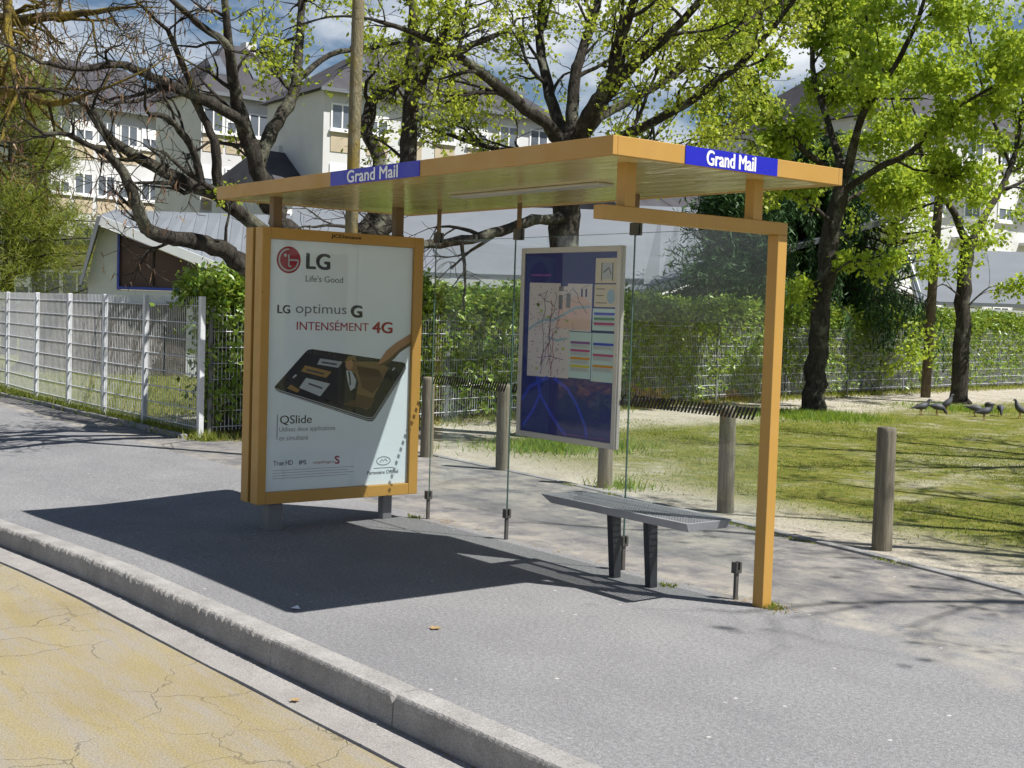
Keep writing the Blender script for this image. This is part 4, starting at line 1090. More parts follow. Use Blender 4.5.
# ------------------------------------------------------------------ trees
def catmull(P, r, n=4):
    P = np.array(P, float); Q = np.vstack([2 * P[0] - P[1], P, 2 * P[-1] - P[-2]]); out = []; ro = []
    for i in range(1, len(Q) - 2):
        for k in range(n):
            t = k / n
            out.append(0.5 * ((2 * Q[i]) + (-Q[i-1] + Q[i+1]) * t + (2 * Q[i-1] - 5 * Q[i] + 4 * Q[i+1] - Q[i+2]) * t * t + (-Q[i-1] + 3 * Q[i] - 3 * Q[i+1] + Q[i+2]) * t ** 3))
            ro.append(r[i-1] * (1 - t) + r[i] * t)
    out.append(P[-1]); ro.append(r[-1])
    return np.array(out), np.array(ro)

class Tree:
    def __init__(s, seed): s.rs = np.random.RandomState(seed); s.main = []; s.br = []; s.tips = []; s.dirs = []
    def limb(s, P, r):
        Pc, rc = catmull(P, r); j = s.rs.normal(0, 1, Pc.shape) * (rc * 0.12)[:, None]; j[0] = 0
        s.main.append((Pc + j, rc, 10 if rc[0] > .05 else 7)); return Pc, rc
    fat = 1.0
    def px(s, L):       # [(u, v, d, r)]
        return s.limb([at(u, v, d) for u, v, d, r in L], [q[3] * s.fat for q in L])
    def branch(s, p, d, L, r, lev, wig, up, kids, lmin):
        rs_ = s.rs; n = max(3, min(7, int(L / 0.22) + 2)); P = [np.array(p)]; d = np.array(d, float); d /= np.linalg.norm(d)
        for i in range(n):
            d = d + rs_.normal(0, wig, 3) + np.array([0, 0, up]); d /= np.linalg.norm(d); P.append(P[-1] + d * L / n)
        P = np.array(P); rr_ = np.linspace(r, max(r * .35, .003), n + 1)
        s.br.append((P, rr_, 5 if r > .012 else 3))
        if lev <= 0 or L < lmin:
            s.tips.append(P[1:]); s.dirs.append(np.repeat(d[None], n, 0)); return
        for k in range(kids):
            f = rs_.uniform(.25, 1.0) if k else 1.0
            i = min(int(f * n), n - 1); q = P[i] + (P[i+1] - P[i]) * rs_.rand()
            t = (P[i+1] - P[i]); t /= np.linalg.norm(t)
            a = rs_.normal(size=3); a -= a.dot(t) * t; a /= np.linalg.norm(a); an = rs_.uniform(.45, 1.05)
            s.branch(q, t * math.cos(an) + a * math.sin(an), L * rs_.uniform(.42, .72), max(rr_[i] * .6, .0035), lev - 1, wig, up, kids, lmin)
    def clothe(s, P, r, step, L, lev, wig=.16, up=.03, kids=4, start=.15, lmin=.18, bias=(0, 0, .35)):
        cum_ = np.concatenate([[0], np.cumsum(np.linalg.norm(np.diff(P, axis=0), axis=1))]); tot = cum_[-1]
        x = tot * start + s.rs.rand() * step
        while x < tot:
            i = min(np.searchsorted(cum_, x), len(P) - 1); t = P[i] - P[i-1]; t /= np.linalg.norm(t)
            a = s.rs.normal(size=3); a -= a.dot(t) * t; a /= np.linalg.norm(a); an = s.rs.uniform(.5, 1.2)
            d = t * math.cos(an) + a * math.sin(an) + np.array(bias)
            ln = L * s.rs.uniform(.5, 1.1) * (1.1 - .4 * x / tot)
            s.branch(P[i], d, ln, min(r[i] * .5, .012 + .022 * ln), lev, wig, up, kids, lmin)
            x += step * s.rs.uniform(.6, 1.4)
        t = P[-1] - P[-2]
        s.branch(P[-1], t, L, r[-1] * .9, lev, wig, up, kids, lmin)
    def finish(s, name, base, label, bark, twig=None, group=None):
        root = empty(name, tuple(base)); tag(root, label, 'tree', group)
        off = rootloc(root)
        link_mesh('trunk', tubes_mesh('trunk', s.main, True, off), bark, root)
        if s.br: link_mesh('branches', tubes_mesh('branches', s.br, True, off), twig or bark, root)['kind'] = 'stuff'
        s.root = root; return root
    def crown(s, n, size, mat, per=1, jit=.05, droop=.1, width=.7, name='crown', sel=None, spread=1.0):
        T = np.concatenate(s.tips)
        if sel is not None: T = T[sel(T)]
        if not len(T): return
        P = T[s.rs.randint(0, len(T), n)]; P = np.repeat(P, per, 0) + s.rs.normal(0, jit, (n * per, 3))
        me = leaves_mesh(name, P, s.rs.uniform(size[0], size[1], n * per), s.rs, droop, width, rootloc(s.root), spread=spread)
        o = link_mesh(name, me, mat, s.root); o['kind'] = 'stuff'

# --- gnarled bare tree behind the advertising panel
T = Tree(21); d = 14.3
trunk, tr = T.px([(332, 446, 14.4, .30), (334, 400, 14.4, .25), (333, 340, 14.3, .235), (326, 285, 14.3, .23), (322, 262, 14.3, .22)]); T.fat = .8
L = []
L.append(T.px([(324, 275, 14.3, .17), (296, 240, 14.2, .15), (275, 215, 14.1, .135), (262, 180, 14.0, .125), (246, 135, 13.8, .11), (236, 92, 13.6, .085), (229, 45, 13.4, .06), (224, -10, 13.2, .04)]))
L.append(T.px([(258, 166, 14.0, .10), (272, 130, 14.2, .09), (288, 105, 14.4, .085), (297, 78, 14.6, .075), (300, 35, 14.9, .06), (303, -15, 15.2, .045)]))
L.append(T.px([(250, 140, 13.9, .08), (238, 120, 13.6, .075), (202, 99, 13.2, .07), (153, 77, 12.8, .06), (118, 64, 12.4, .045), (80, 69, 12.0, .03), (40, 62, 11.7, .02)]))
L.append(T.px([(236, 95, 13.6, .06), (230, 50, 13.3, .05), (203, 27, 13.0, .045), (175, 3, 12.6, .035), (150, -20, 12.4, .025)]))
L.append(T.px([(318, 285, 14.3, .15), (275, 282, 14.0, .14), (246, 266, 13.7, .13), (222, 249, 13.4, .115), (190, 241, 13.1, .10), (160, 236, 12.9, .09), (143, 224, 12.7, .08), (135, 200, 12.5, .07), (118, 165, 12.3, .055), (100, 150, 12.1, .04)]))
L.append(T.px([(300, 262, 14.2, .11), (255, 225, 13.8, .10), (219, 198, 13.5, .09), (176, 178, 13.2, .08), (131, 153, 12.9, .07), (108, 136, 12.6, .055), (92, 111, 12.3, .04), (70, 95, 12.0, .025)]))
L.append(T.px([(228, 205, 13.6, .08), (218, 182, 13.5, .075), (214, 140, 13.4, .06), (200, 110, 13.3, .05), (185, 70, 13.1, .04), (168, 30, 12.8, .03)]))
L.append(T.px([(205, 193, 13.4, .06), (190, 145, 13.2, .05), (170, 120, 12.9, .04), (150, 114, 12.6, .028)]))
L.append(T.px([(330, 275, 14.4, .15), (355, 245, 14.8, .14), (378, 210, 15.2, .12), (382, 165, 15.5, .105), (366, 130, 15.7, .095), (374, 100, 15.9, .085), (400, 82, 16.1, .075), (450, 54, 16.4, .06), (500, 34, 16.8, .04)]))
L.append(T.px([(340, 270, 14.4, .17), (372, 238, 14.6, .15), (398, 205, 14.8, .14), (408, 160, 14.9, .13), (411, 95, 15.1, .105), (414, 40, 15.2, .085), (412, -20, 15.3, .06)]))
L.append(T.px([(410, 110, 15.0, .07), (425, 75, 14.7, .06), (445, 30, 14.4, .05), (455, -15, 14.2, .035)]))
L.append(T.px([(297, 80, 14.6, .05), (330, 55, 14.9, .04), (370, 48, 15.2, .03), (415, 40, 15.5, .02)]))
for P_, r_ in L: T.clothe(P_, r_, .34, 1.0, 2, wig=.24, up=-.035, kids=4, start=.35, bias=(0, 0, .1))
T.finish('locust_tree', (*plan(332, 14.4), 0), 'gnarled bare dark tree with spreading limbs behind the advertising panel', M['barklichen'], M['barkdark'])
dcam = lambda P_: (P_ - CAM) @ CR / ((P_ - CAM) @ CF) * FPX + 512
T.crown(1700, (.04, .08), M['spring'], 2, .05, .2, .7, 'young_leaves', sel=lambda P_: dcam(P_) > 215)
T.crown(150, (.07, .14), M['pods'], 3, .04, 3.0, .14, 'seed_pods', sel=lambda P_: dcam(P_) < 200)

# --- yellow lichened tree at the left edge
T = Tree(5); b0 = plan(-150, 15.5)
trunk, tr = T.limb([(b0[0], b0[1], -.1), (b0[0] + .1, b0[1], 1.2), (b0[0] + .15, b0[1] + .1, 2.4)], [.24, .2, .18]); top = trunk[-1]
L = [T.limb([top, at(-60, 60, 14.6), at(-10, -5, 14.0), at(10, -60, 13.5)], [.13, .10, .07, .05]),
     T.limb([top, at(-70, 150, 14.2), at(-25, 95, 13.2), at(15, 92, 12.6), at(48, 103, 12.2), at(75, 99, 12.0)], [.11, .08, .06, .045, .035, .02]),
     T.limb([top, at(-60, 60, 13.8), at(0, -10, 12.6), at(8, 30, 12.3), at(12, 62, 12.1), at(18, 95, 12.0)], [.09, .07, .05, .04, .03, .02]),
     T.limb([top, at(-60, 40, 14.4), at(20, 20, 13.4), at(70, 15, 13.0), at(120, 8, 12.7)], [.10, .08, .06, .04, .02])]
for P_, r_ in L: T.clothe(P_, r_, .22, 1.0, 2, wig=.26, up=-.07, kids=4, start=.3, bias=(0, 0, -.15))
T.finish('locust_tree', (b0[0], b0[1], 0), 'yellow lichened bare tree with dry seed pods at the left edge', M['barkyellow'], M['barkyellow'])
T.crown(200, (.07, .14), M['pods'], 4, .04, 3.0, .14, 'seed_pods')

# --- big tree behind the information panel
T = Tree(31)
b1 = plan(571, 15.9)
tk = [(568, 440, 15.9, .27), (568, 420, 15.9, .22), (567, 330, 15.9, .195), (566, 245, 15.9, .185), (567, 190, 15.9, .19), (570, 150, 15.9, .20), (572, 128, 15.9, .15)]
T.px(tk); T.fat = .66
L = [T.px([(566, 150, 15.9, .14), (546, 124, 15.6, .12), (518, 102, 15.3, .105), (480, 72, 14.9, .09), (450, 50, 14.6, .07), (415, 33, 14.3, .05), (375, 20, 14.0, .03)]),
     T.px([(568, 145, 15.9, .14), (551, 97, 16.3, .11), (540, 46, 16.7, .09), (541, 0, 17.1, .07), (538, -50, 17.4, .05)]),
     T.px([(571, 140, 15.9, .13), (574, 88, 16.0, .11), (582, 50, 16.1, .095), (597, 6, 16.2, .08), (606, -45, 16.3, .06)]),
     T.px([(575, 145, 15.8, .14), (592, 108, 15.3, .12), (610, 79, 14.9, .11), (621, 38, 14.5, .09), (635, -2, 14.1, .07), (645, -45, 13.8, .05)]),
     T.px([(577, 148, 15.8, .12), (598, 110, 15.4, .105), (628, 72, 15.0, .09), (667, 36, 14.6, .075), (698, 3, 14.3, .06), (722, -28, 14.0, .04)]),
     T.px([(579, 150, 16.0, .11), (600, 117, 16.4, .095), (656, 86, 17.0, .08), (729, 36, 17.6, .06), (775, 0, 18.0, .045), (810, -30, 18.3, .03)]),
     T.px([(580, 158, 15.9, .12), (610, 142, 15.5, .10), (640, 128, 15.2, .09), (686, 104, 14.8, .075), (733, 70, 14.5, .06), (774, 26, 14.2, .045), (800, -8, 14.0, .03)]),
     T.px([(566, 218, 15.8, .11), (540, 220, 15.4, .10), (510, 228, 15.1, .09), (472, 239, 14.7, .085), (430, 245, 14.3, .075), (398, 243, 14.0, .06), (365, 232, 13.8, .04)]),
     T.px([(562, 170, 16.0, .09), (535, 155, 16.4, .08), (500, 150, 16.9, .06), (450, 135, 17.4, .04)]),
     T.px([(582, 165, 16.0, .08), (620, 160, 16.6, .06), (670, 150, 17.2, .045), (720, 140, 17.8, .03)])]
for i, (P_, r_) in enumerate(L): T.clothe(P_, r_, .27, 1.05, 2, wig=.18, up=.02 if i != 7 else -.05, kids=4, start=.22 if i != 7 else .3)
T.finish('lime_tree', (b1[0], b1[1], 0), 'broad tree with fanning dark limbs behind the information panel', M['barklichen'], M['barkdark'])
T.crown(10500, (.03, .08), M['spring'], 2, .06, .2, .75, sel=lambda P_: P_[:, 2] > 3.1)

# --- leafy tree with dark trunk right of the ochre post
T = Tree(43); b2 = np.array([-9.22, 11.82])
T.px([(812, 418, 21.9, .25), (814, 395, 21.9, .19), (818, 340, 21.9, .165), (823, 290, 21.9, .16), (830, 240, 21.9, .16), (840, 195, 21.9, .14), (846, 165, 21.9, .10)]); T.fat = .5
L = [T.px([(845, 180, 21.9, .15), (863, 115, 21.4, .12), (894, 67, 20.9, .09), (918, 20, 20.5, .07), (932, -30, 20.2, .05)]),
     T.px([(844, 175, 21.9, .15), (830, 128, 22.3, .12), (814, 78, 22.7, .10), (811, 30, 23.0, .08), (806, -30, 23.2, .05)]),
     T.px([(840, 182, 21.9, .12), (822, 165, 21.5, .11), (793, 141, 21.1, .09), (770, 105, 20.8, .07), (752, 75, 20.5, .055), (728, 45, 20.3, .04)]),
     T.px([(848, 188, 21.9, .13), (878, 168, 21.5, .11), (912, 151, 21.1, .09), (943, 117, 20.8, .07), (975, 97, 20.5, .05), (1012, 76, 20.2, .03)]),
     T.px([(838, 205, 22.0, .10), (870, 190, 22.6, .08), (905, 200, 23.0, .06), (935, 190, 23.3, .04)]),
     T.px([(834, 225, 21.8, .08), (812, 205, 21.6, .06), (796, 194, 21.4, .045), (784, 190, 21.2, .03)]),
     T.px([(846, 170, 22.0, .11), (866, 90, 22.6, .09), (868, 30, 23.0, .07), (862, -20, 23.2, .05)]),
     T.px([(826, 280, 21.8, .05), (850, 262, 21.4, .035), (872, 262, 21.1, .02)]),
     T.px([(823, 300, 21.8, .03), (816, 292, 21.7, .02), (808, 288, 21.6, .012)])]
short = (5, 7, 8)
for i, (P_, r_) in enumerate(L): T.clothe(P_, r_, .36, 1.1 if i not in short else .4, 2 if i not in short else 1, wig=.18, up=.0, kids=4, start=.18)
T.finish('lime_tree', (*b2, 0), 'tree with bright young leaves and dark trunk just right of the ochre post', M['barkdark'], M['barkdark'], 'row of trees on the lawn')
T.crown(21000, (.045, .13), M['spring2'], 2, .09, .5, .78)

# --- slimmer tree at the right
T = Tree(57); b3 = np.array([-9.34, 16.31])
T.px([(960, 412, 25.7, .24), (960, 392, 25.7, .175), (962, 330, 25.7, .15), (964, 280, 25.7, .145), (968, 238, 25.7, .14)]); T.fat = .62
L = [T.px([(968, 250, 25.7, .13), (955, 214, 25.4, .11), (938, 192, 25.2, .09), (925, 165, 25.0, .07), (918, 130, 24.8, .05)]),
     T.px([(969, 250, 25.7, .14), (985, 216, 26.0, .12), (1001, 190, 26.3, .10), (1015, 152, 26.6, .08), (1022, 110, 26.9, .06), (1030, 60, 27.1, .04)]),
     T.px([(1000, 192, 26.3, .07), (1025, 180, 26.6, .05), (1055, 160, 26.9, .03)]),
     T.px([(938, 192, 25.2, .06), (905, 180, 24.9, .045), (880, 165, 24.7, .03)]),
     T.px([(1010, 165, 26.5, .06), (990, 110, 26.2, .05), (975, 60, 26.0, .035), (965, 10, 25.8, .02)]),
     T.px([(964, 300, 25.7, .04), (945, 285, 25.4, .02), (935, 288, 25.3, .012)]),
     T.px([(964, 310, 25.7, .04), (985, 290, 25.6, .02), (998, 285, 25.5, .012)])]
for P_, r_ in L: T.clothe(P_, r_, .28, 1.2, 2, wig=.2, up=.0, kids=4, start=.3)
T.finish('lime_tree', (*b3, 0), 'rightmost dark trunk tree with thin foliage where the pigeons feed', M['barkdark'], M['barkdark'], 'row of trees on the lawn')
T.crown(8500, (.045, .12), M['spring2'], 2, .08, .4, .75)

# --- trees of the same lawn, standing right of the frame; their shade falls on the grass
for k, (x, y, sd_, hh) in enumerate(((3.3, 6.7, 71, 3.2), (-1.0, 10.6, 72, 3.0), (3.6, 5.4, 73, 3.0))):
    T = Tree(sd_)
    T.limb([(x, y, -.1), (x, y, .3), (x + .05, y, hh * .6), (x + .02, y + .08, hh)], [.26, .21, .185, .17])
    for q in range(6):
        a = q * 1.05 + sd_; c_ = np.array([math.cos(a), math.sin(a), 0]); p0 = np.array([x + .02, y + .08, hh - .15])
        P_, r_ = T.limb([p0, p0 + c_ * .6 + np.array([0, 0, .9]), p0 + c_ * 1.5 + np.array([0, 0, 2.0]), p0 + c_ * 2.3 + np.array([0, 0, 3.6])], [.11, .09, .06, .03])
        T.clothe(P_, r_, .34, 1.2, 2, wig=.18, up=.02, kids=4, start=.2)
    T.finish('lime_tree', (x, y, 0), ('young leafed tree at the right end of the lawn near the pavement', 'young leafed tree deeper in the lawn beyond the right edge', 'nearly bare tree beside the lawn edging right of the shelter')[k], M['barkdark'], M['barkdark'], 'row of trees on the lawn')
    T.crown(900 if k < 2 else 250, (.06, .11), M['spring2'], 2, .07, .3, .75)

# --- weeping conifer behind the hedge
T = Tree(61); c0 = plan(808, 29.5); rs = np.random.RandomState(8)
T.limb([(c0[0], c0[1], -.1), (c0[0], c0[1], 3), (c0[0] + .2, c0[1], 6.0)], [.22, .15, .05])
pts = []
for k in range(260):
    z0 = rs.uniform(1.6, 6.0); a = rs.uniform(0, 6.283); ln = (1.05 - (z0 - 1.6) / 4.9) * rs.uniform(1.7, 3.5)
    P_ = [np.array([c0[0], c0[1], z0])]; dv = np.array([math.cos(a), math.sin(a), .25])
    for q in range(6): P_.append(P_[-1] + dv * ln / 6); dv = dv + np.array([0, 0, -.14])
    P_ = np.array(P_); T.br.append((P_, np.linspace(.03, .006, 7), 4))
    for q in range(34):
        f = rs.uniform(.15, 1); i = min(int(f * 6), 5); base_ = P_[i] + (P_[i+1] - P_[i]) * rs.rand()
        hang = rs.uniform(.2, .75)
        for w_ in np.arange(0, hang, .085): pts.append(base_ + np.array([rs.normal(0, .035), rs.normal(0, .035), -w_]))
T.finish('weeping_conifer', (c0[0], c0[1], 0), 'dark green weeping conifer hanging over the hedge', M['barkdark'], M['barkdark'])
pts = np.array(pts); pts = pts[pts[:, 2] > .6]
me = leaves_mesh('crown', pts, rs.uniform(.12, .20, len(pts)), rs, droop=2.2, width=.26, off=rootloc(T.root)); link_mesh('crown', me, M['conifer'], T.root)['kind'] = 'stuff'

# --- pale pine at the left and smaller greenery behind the fences
def pine(u, d, ztop, rad, seed, label, mat, n=9000, name='pine_tree', zb=1.2, size=(.12, .24), wid=.3):
    rs = np.random.RandomState(seed); T = Tree(seed); c = plan(u, d)
    T.limb([(c[0], c[1], -.1), (c[0], c[1], ztop * .5), (c[0] + .2, c[1], ztop * .95)], [.2, .14, .04])
    C = []
    for k in range(90):
        z0 = zb + (ztop - zb) * rs.rand() ** .9; f = (z0 - zb) / (ztop - zb); a = rs.uniform(0, 6.283); ln = rad * (1.05 - .75 * f ** 1.5) * rs.uniform(.5, 1.1)
        P_ = [np.array([c[0], c[1], z0])]; dv = np.array([math.cos(a), math.sin(a), .2])
        for q in range(5): P_.append(P_[-1] + dv * ln / 5); dv = dv + rs.normal(0, .1, 3) + np.array([0, 0, .03])
        P_ = np.array(P_); T.br.append((P_, np.linspace(.04, .008, 6), 4))
        for q in range(9): C.append(P_[rs.randint(2, 6)] + rs.normal(0, .16, 3))
    T.finish(name, (c[0], c[1], 0), label, M['barkdark'], M['barkdark'])
    C = np.array(C); P_ = C[rs.randint(0, len(C), n)] + rs.normal(0, .15, (n, 3))
    me = leaves_mesh('crown', P_, rs.uniform(*size, n), rs, droop=-.2, width=wid, off=rootloc(T.root)); link_mesh('crown', me, mat, T.root)['kind'] = 'stuff'
pine(8, 34, 7.6, 2.6, 81, 'pale yellow green pine at the left edge behind the fence', M['pine'], 40000, size=(.14, .30), wid=.09)
pine(-75, 36, 8.5, 2.8, 82, 'tall pale pine cut by the left picture edge', M['pine'], 20000, size=(.14, .30), wid=.09)
pine(470, 40, 5.2, 2.4, 83, 'yellow green leafy tree above the school roof left of the big trunk', M['pine'], 6000, 'garden_tree', 2.6)
pine(885, 33, 6.0, 1.5, 84, 'light green young tree beside the weeping conifer', M['spring2'], 3500, 'garden_tree', 2.6, (.08, .15))
pine(736, 27.5, 4.4, 1.75, 85, 'dark bushy conifer left of the weeping conifer', M['conifer'], 34000, 'conifer_shrub', .4, (.14, .28), .16)

def shrub(p, hgt, rad, seed, label, mat, n=2600, size=(.07, .13), group=None, name='laurel_shrub'):
    rs = np.random.RandomState(seed); root = empty(name, (p[0], p[1], 0)); tag(root, label, 'shrub', group)
    tb = []; C = []
    for k in range(26):
        a = rs.uniform(0, 6.283); q = [np.array([p[0], p[1], 0.0])]; dv = np.array([math.cos(a) * .35, math.sin(a) * .35, 1.0])
        ln = hgt * rs.uniform(.55, 1.0)
        for _ in range(5): q.append(q[-1] + dv / np.linalg.norm(dv) * ln / 5); dv += np.array([math.cos(a) * .18 * rad, math.sin(a) * .18 * rad, 0]) + rs.normal(0, .1, 3)
        q = np.array(q); tb.append((q, np.linspace(.015, .004, 6), 4)); C += list(q[1:])
    link_mesh('stems', tubes_mesh('stems', tb, True, rootloc(root)), M['barkdark'], root)['kind'] = 'stuff'
    C = np.array(C); P_ = C[rs.randint(0, len(C), n)] + rs.normal(0, .13, (n, 3)); P_[:, 2] = np.abs(P_[:, 2])
    link_mesh('foliage', leaves_mesh('foliage', P_, rs.uniform(*size, n), rs, .2, .45, rootloc(root)), mat, root)['kind'] = 'stuff'
shrub((-9.70, 2.05), 1.75, .45, 91, 'tall glossy laurel shrub behind the fence corner left of the advertising panel', M['hedge'], 3600, (.09, .16))

# ------------------------------------------------------------------ grass
def grass(name, P, hgt, mat, label, seed):
    rs = np.random.RandomState(seed); n = len(P)
    Hh = rs.uniform(hgt[0], hgt[1], n); a = rs.uniform(0, 6.283, n); w = rs.uniform(.003, .007, n) * (1 + Hh * 4)
    S = np.column_stack([np.cos(a), np.sin(a), np.zeros(n)]) * w[:, None]
    ln = rs.normal(0, .45, (n, 2)) * Hh[:, None]
    V = np.stack([P - S, P + S, P + np.column_stack([ln, Hh])], 1)
    o = link_mesh(name, np_mesh(name, V.reshape(-1, 3), np.arange(n * 3).reshape(n, 3)), mat); tag(o, label, 'grass', kind='stuff')
rs = np.random.RandomState(9)
def patch(n, x0, x1, y0, y1):
    x = rs.uniform(x0, x1, n); y = rs.uniform(y0, y1, n)
    f = np.sin(x * 1.3 + 1.5 * np.sin(y * .8)) * np.sin(y * 1.1 + 1.2 * np.sin(x * .7 + 1)) + .5 * np.sin(x * 3.7 + y * 2.1) * np.sin(y * 3.1 - x)
    k = rs.rand(n) < np.clip(.35 + .55 * f, .04, 1) * smooth(.35, 1.6, y - back_y(x))
    k &= (x > -10.2 - .1 * y) & ~((x < -4.6) & (y < 4.6) & (rs.rand(n) < .85))
    return np.column_stack([x[k], y[k], np.full(k.sum(), -.014)])
grass('lawn_grass', np.vstack([patch(190000, -9.5, 3.5, 2.2, 12), patch(80000, -11, 0, 12, 24)]), (.008, .026), M['grassblade'], 'short yellowing grass of the patchy lawn', 1)
def tuft(c, rx, ry, n): 
    q = rs.normal(size=(n, 2)) * np.array([rx, ry]); return np.column_stack([c[0] + q[:, 0], c[1] + q[:, 1], np.full(n, -.014)])
grass('tall_grass', np.vstack([tuft((-9.0, 11.5), .55, .55, 5000), tuft((-6.75, 4.3), .35, .5, 2600), tuft((-9.25, 16.0), .5, .4, 2000), tuft((-3.9, 2.6), .16, .12, 260)]), (.035, .12), M['grasslush'], 'lush grass tufts around the tree feet', 2)
n = 7500; x = rs.uniform(-21, -8.6, n); y = .74 + np.abs(rs.normal(0, .16, n)) * rs.choice([1, 1, 1, -.5], n)
P1 = np.column_stack([x, y, np.full(n, -.01)])
n = 22000; x = rs.uniform(-24, -9.2, n); y = rs.uniform(.9, 7, n); k = (x < -9.6 - .12 * y); P2 = np.column_stack([x[k], y[k], np.full(k.sum(), -.014)])
grass('fence_grass', np.vstack([P1, P2[::2]]), (.03, .15), M['grassblade'], 'green grass along the foot of the left fence', 3)
s = rs.uniform(0, cum[-1], 7000); b_, n_ = on_line(s); P3 = np.column_stack([b_ + n_ * rs.normal(-.15, .22, 7000)[:, None], np.full(7000, -.014)])
grass('hedge_grass', P3, (.03, .14), M['grassblade'], 'weedy grass along the foot of the hedge', 4)
# weeds in the joints
ww = []
for x in rs.uniform(-5, 6, 14): ww.append(tuft((x, float(back_y(x)) - .03), .09, .015, 45))
for c in ((0.08, 0.0), (0.03, .06), (-0.64, -.08), (-3.3, -.05)): ww.append(tuft(c, .04, .03, 60))
Wd = np.vstack(ww); Wd[:, 2] = 0
grass('joint_weeds', Wd, (.008, .028), M['grassblade'], 'small weeds growing in the pavement joints', 5)
# leaf litter: along the hedge foot, the gutter and around the posts
def litter(name, P, size, label, mat, seed):
    me = leaves_mesh(name, P, np.random.RandomState(seed).uniform(size[0], size[1], len(P)), np.random.RandomState(seed + 1), 0, .6, spread=1.0)
    V = np.empty(len(me.vertices) * 3, np.float32); me.vertices.foreach_get('co', V); V = V.reshape(-1, 4, 3); V[:, :, 2] = V[:, :1, 2] + (V[:, :, 2] - V[:, :1, 2]) * .15; V[:, :, 2] = np.maximum(V[:, :, 2], V[:, :1, 2]); me.vertices.foreach_set('co', V.ravel()); me.update()
    tag(link_mesh(name, me, mat), label, 'litter', kind='stuff')
s = rs.uniform(0, cum[-1], 2600); b_, n_ = on_line(s); P4 = np.column_stack([b_ + n_ * rs.normal(-.1, .25, 2600)[:, None], np.full(2600, .004)])
litter('hedge_litter', P4, (.04, .09), 'dry fallen leaves along the foot of the hedge', M['dryleaf'], 6)
x = rs.uniform(-6, 1.6, 900); P5 = np.column_stack([x, kerb_y(x) - .142 - np.abs(rs.normal(0, .006, 900)), -.126 + .9 * dip(x, -2.5)])
litter('gutter_litter', P5, (.008, .02), 'crumbs of dry debris along the kerb foot', M['dryleaf'], 8)
P6 = np.vstack([np.column_stack([rs.normal(cx, sx_, n), rs.normal(cy, sy_, n), np.full(n, .003)]) for cx, cy, sx_, sy_, n in ((-3.02, .03, .12, .04, 160), (-.12, .02, .09, .05, 150), (.09, .02, .06, .05, 120), (-1.6, .03, .5, .03, 120))])
litter('post_litter', P6, (.008, .024), 'pale grit and debris around the shelter feet', M['dryleaf'], 10)

def flatleaf(x, y, z, s_, rz, label):
    pts = [(0, -.5), (.18, -.25), (.5, -.2), (.3, .05), (.42, .35), (.12, .25), (0, .55), (-.14, .22), (-.45, .3), (-.3, .0), (-.5, -.22), (-.16, -.22)]
    mb = MB(); V = [(x + s_ * (a * math.cos(rz) - b_ * math.sin(rz)), y + s_ * (a * math.sin(rz) + b_ * math.cos(rz)), z + .004 + .12 * s_ * (abs(a) + abs(b_))) for a, b_ in pts]
    mb.add(V + [(x, y, z + .003)], [(i, (i + 1) % 12, 12) for i in range(12)]); o = mb.build('dry_leaf', M['dryleaf'], recalc=False); tag(o, label, 'leaf', 'dry leaves on the ground')
flatleaf(-.485, -1.794, 0, .07, .4, 'curled tan dry leaf on the open pavement before the shelter')
flatleaf(-.197, -2.70, -.128, .05, 1.4, 'dry brown leaf lying in the gutter against the kerb')
mb = MB(); mb.add([(-1.20, -2.19, .004), (-1.155, -2.20, .012), (-1.15, -2.16, .005), (-1.19, -2.155, .016)], [(0, 1, 2, 3)])
tag(mb.build('paper_scrap', M['white'], recalc=False), 'small white paper scrap near the edge of the roof shadow', 'litter')

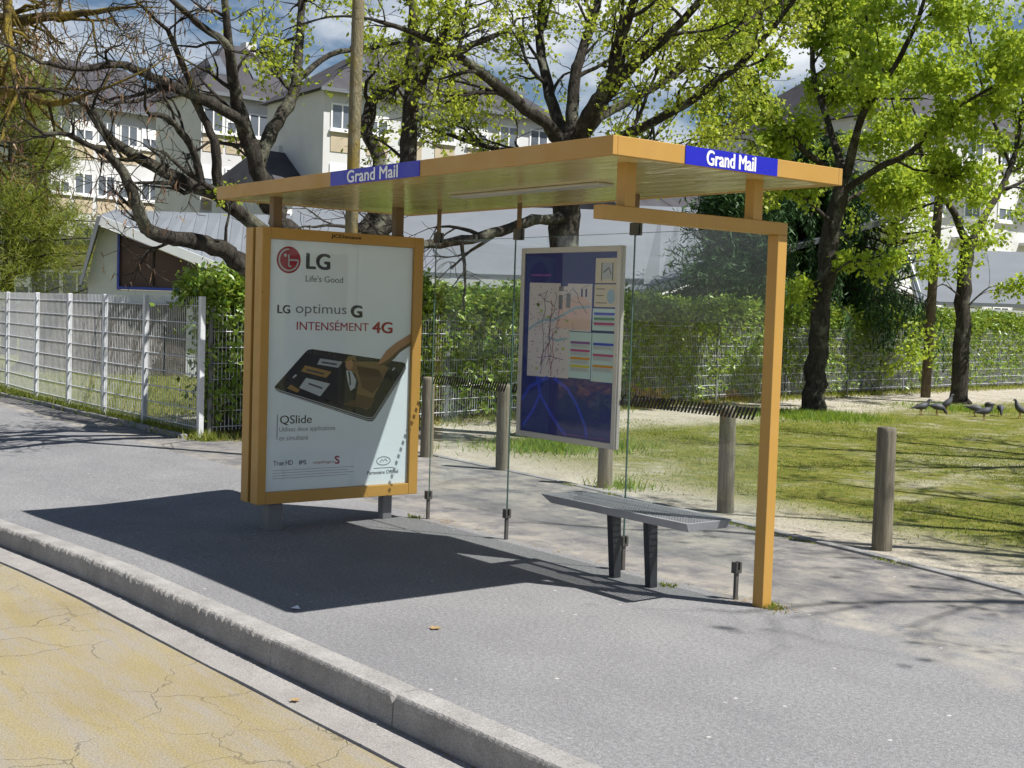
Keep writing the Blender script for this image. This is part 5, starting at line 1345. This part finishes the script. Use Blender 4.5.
# ------------------------------------------------------------------ pigeons
def pigeon(pose):
    root = empty('pigeon', (0, 0, 0))
    if pose == 'walk':
        S = [(-.205, .115, .016, .004), (-.16, .125, .030, .010), (-.11, .135, .040, .026), (-.05, .148, .058, .050), (.01, .158, .066, .062), (.06, .172, .058, .060), (.095, .198, .040, .046), (.115, .230, .028, .030), (.125, .258, .025, .025), (.14, .276, .023, .022), (.158, .276, .016, .016), (.172, .270, .006, .007), (.188, .264, .003, .003)]
    elif pose == 'peck':
        S = [(-.20, .175, .016, .004), (-.155, .172, .030, .010), (-.10, .165, .042, .030), (-.04, .158, .060, .052), (.02, .150, .066, .060), (.07, .138, .054, .052), (.105, .118, .036, .038), (.125, .092, .027, .028), (.138, .068, .024, .024), (.150, .052, .020, .020), (.160, .036, .012, .013), (.166, .020, .005, .005), (.170, .006, .003, .003)]
    else:
        S = [(-.17, .060, .016, .004), (-.135, .085, .030, .010), (-.09, .115, .042, .028), (-.045, .145, .058, .050), (-.005, .175, .064, .060), (.03, .210, .054, .056), (.052, .250, .038, .042), (.062, .285, .027, .028), (.070, .312, .025, .025), (.084, .330, .023, .022), (.102, .330, .015, .016), (.116, .325, .006, .007), (.132, .320, .003, .003)]
    k = 12; V = []; P_ = np.array([(a, b_) for a, b_, _, _ in S]); T_ = np.gradient(P_, axis=0); T_ /= np.linalg.norm(T_, axis=1)[:, None]
    for (x, z, w, hh), t in zip(S, T_):
        for i in range(k):
            a = 2 * math.pi * i / k; V.append((x - t[1] * hh * math.sin(a), w * math.cos(a), z + t[0] * hh * math.sin(a)))
    n = len(S); F = [(j*k+i, j*k+(i+1) % k, (j+1)*k+(i+1) % k, (j+1)*k+i) for j in range(n-1) for i in range(k)] + [tuple(reversed(range(k))), tuple(range((n-1)*k, n*k))]
    mb = MB(); mb.add(V, F); mb.build('body', M['pigeon'], root, smooth_=True)
    zz = .10; xo = 0.0 if pose != 'up' else -.01
    for sgn, fx in ((-1, .03), (1, -.015)):
        mb = MB(); mb.tube([(xo, sgn * .028, zz + .015), (xo - .01, sgn * .028, .05), (xo + fx * .4, sgn * .028, .006)], [.009, .005, .004], 6)
        for a in (-.5, 0, .5, math.pi): mb.tube([(xo + fx * .4, sgn * .028, .006), (xo + fx * .4 + .03 * math.cos(a), sgn * .028 + .03 * math.sin(a), .004)], [.004, .002], 5)
        mb.build('leg', M['pinkleg'], root)
    return root
protos = {q: pigeon(q) for q in ('walk', 'peck', 'up')}
used = set()
PG = [('walk', 921, 414.5, -1.0 + math.pi * .62, 'grey pigeon facing right at the left end of the flock'),
      ('peck', 937, 414.5, .75, 'dark pigeon with lowered head second from the left of the flock'),
      ('up', 947, 412, .9, 'pigeon stretching upright just left of the rightmost tree trunk'),
      ('peck', 975, 416, .6, 'dark pigeon at the foot of the rightmost tree trunk'),
      ('peck', 988, 412.5, 2.4, 'pale grey pigeon pecking behind the large dark pigeon'),
      ('walk', 984, 419.5, .85, 'large dark pigeon nearest to the camera'),
      ('peck', 1000, 415.5, -.9, 'small pigeon with tail towards the camera near the right edge'),
      ('up', 1019, 418, -2.2, 'upright dark pigeon cut close to the right edge')]
for pose, u, v, rz, lab in PG:
    dd = CF + CR * (u - 512) / FPX + CU * (384 - v) / FPX; q = CAM + dd * (CAM[2] / -dd[2])
    o = protos[pose] if pose not in used else copy_tree(protos[pose]); used.add(pose)
    o.location = (q[0], q[1], -.012); o.rotation_euler = (0, 0, rz); tag(o, lab, 'pigeon', 'pigeons feeding under the trees')
    sc1 = .98; o.scale = (sc1, sc1, sc1)

# ------------------------------------------------------------------ flower bed across the road, mirrored in the glass
rs = np.random.RandomState(44)
fb = empty('flower_bed', (-9.8, -7.6, -.1)); tag(fb, 'bed of yellow flowers across the road', 'flower bed')
cc_ = rs.normal(0, 1, (26, 2)) * np.array([2.6, .35]) + np.array([-9.6, -7.5])
c = np.column_stack([cc_, rs.uniform(.28, .45, 26)])[rs.randint(0, 26, 260)] + rs.normal(0, .12, (260, 3)) * np.array([1, 1, .5])
P_ = c[rs.randint(0, 260, 2600)] + rs.normal(0, .035, (2600, 3))
link_mesh('blossoms', leaves_mesh('blossoms', P_, rs.uniform(.05, .1, 2600), rs, 0, .8, rootloc(fb)), M['flower'], fb)['kind'] = 'stuff'
P_ = np.column_stack([rs.uniform(-15, -4.5, 5000), rs.normal(-7.7, .4, 5000), rs.uniform(-.1, .36, 5000)])
link_mesh('foliage', leaves_mesh('foliage', P_, rs.uniform(.08, .16, 5000), rs, -.3, .4, rootloc(fb)), M['hedge'], fb)['kind'] = 'stuff'
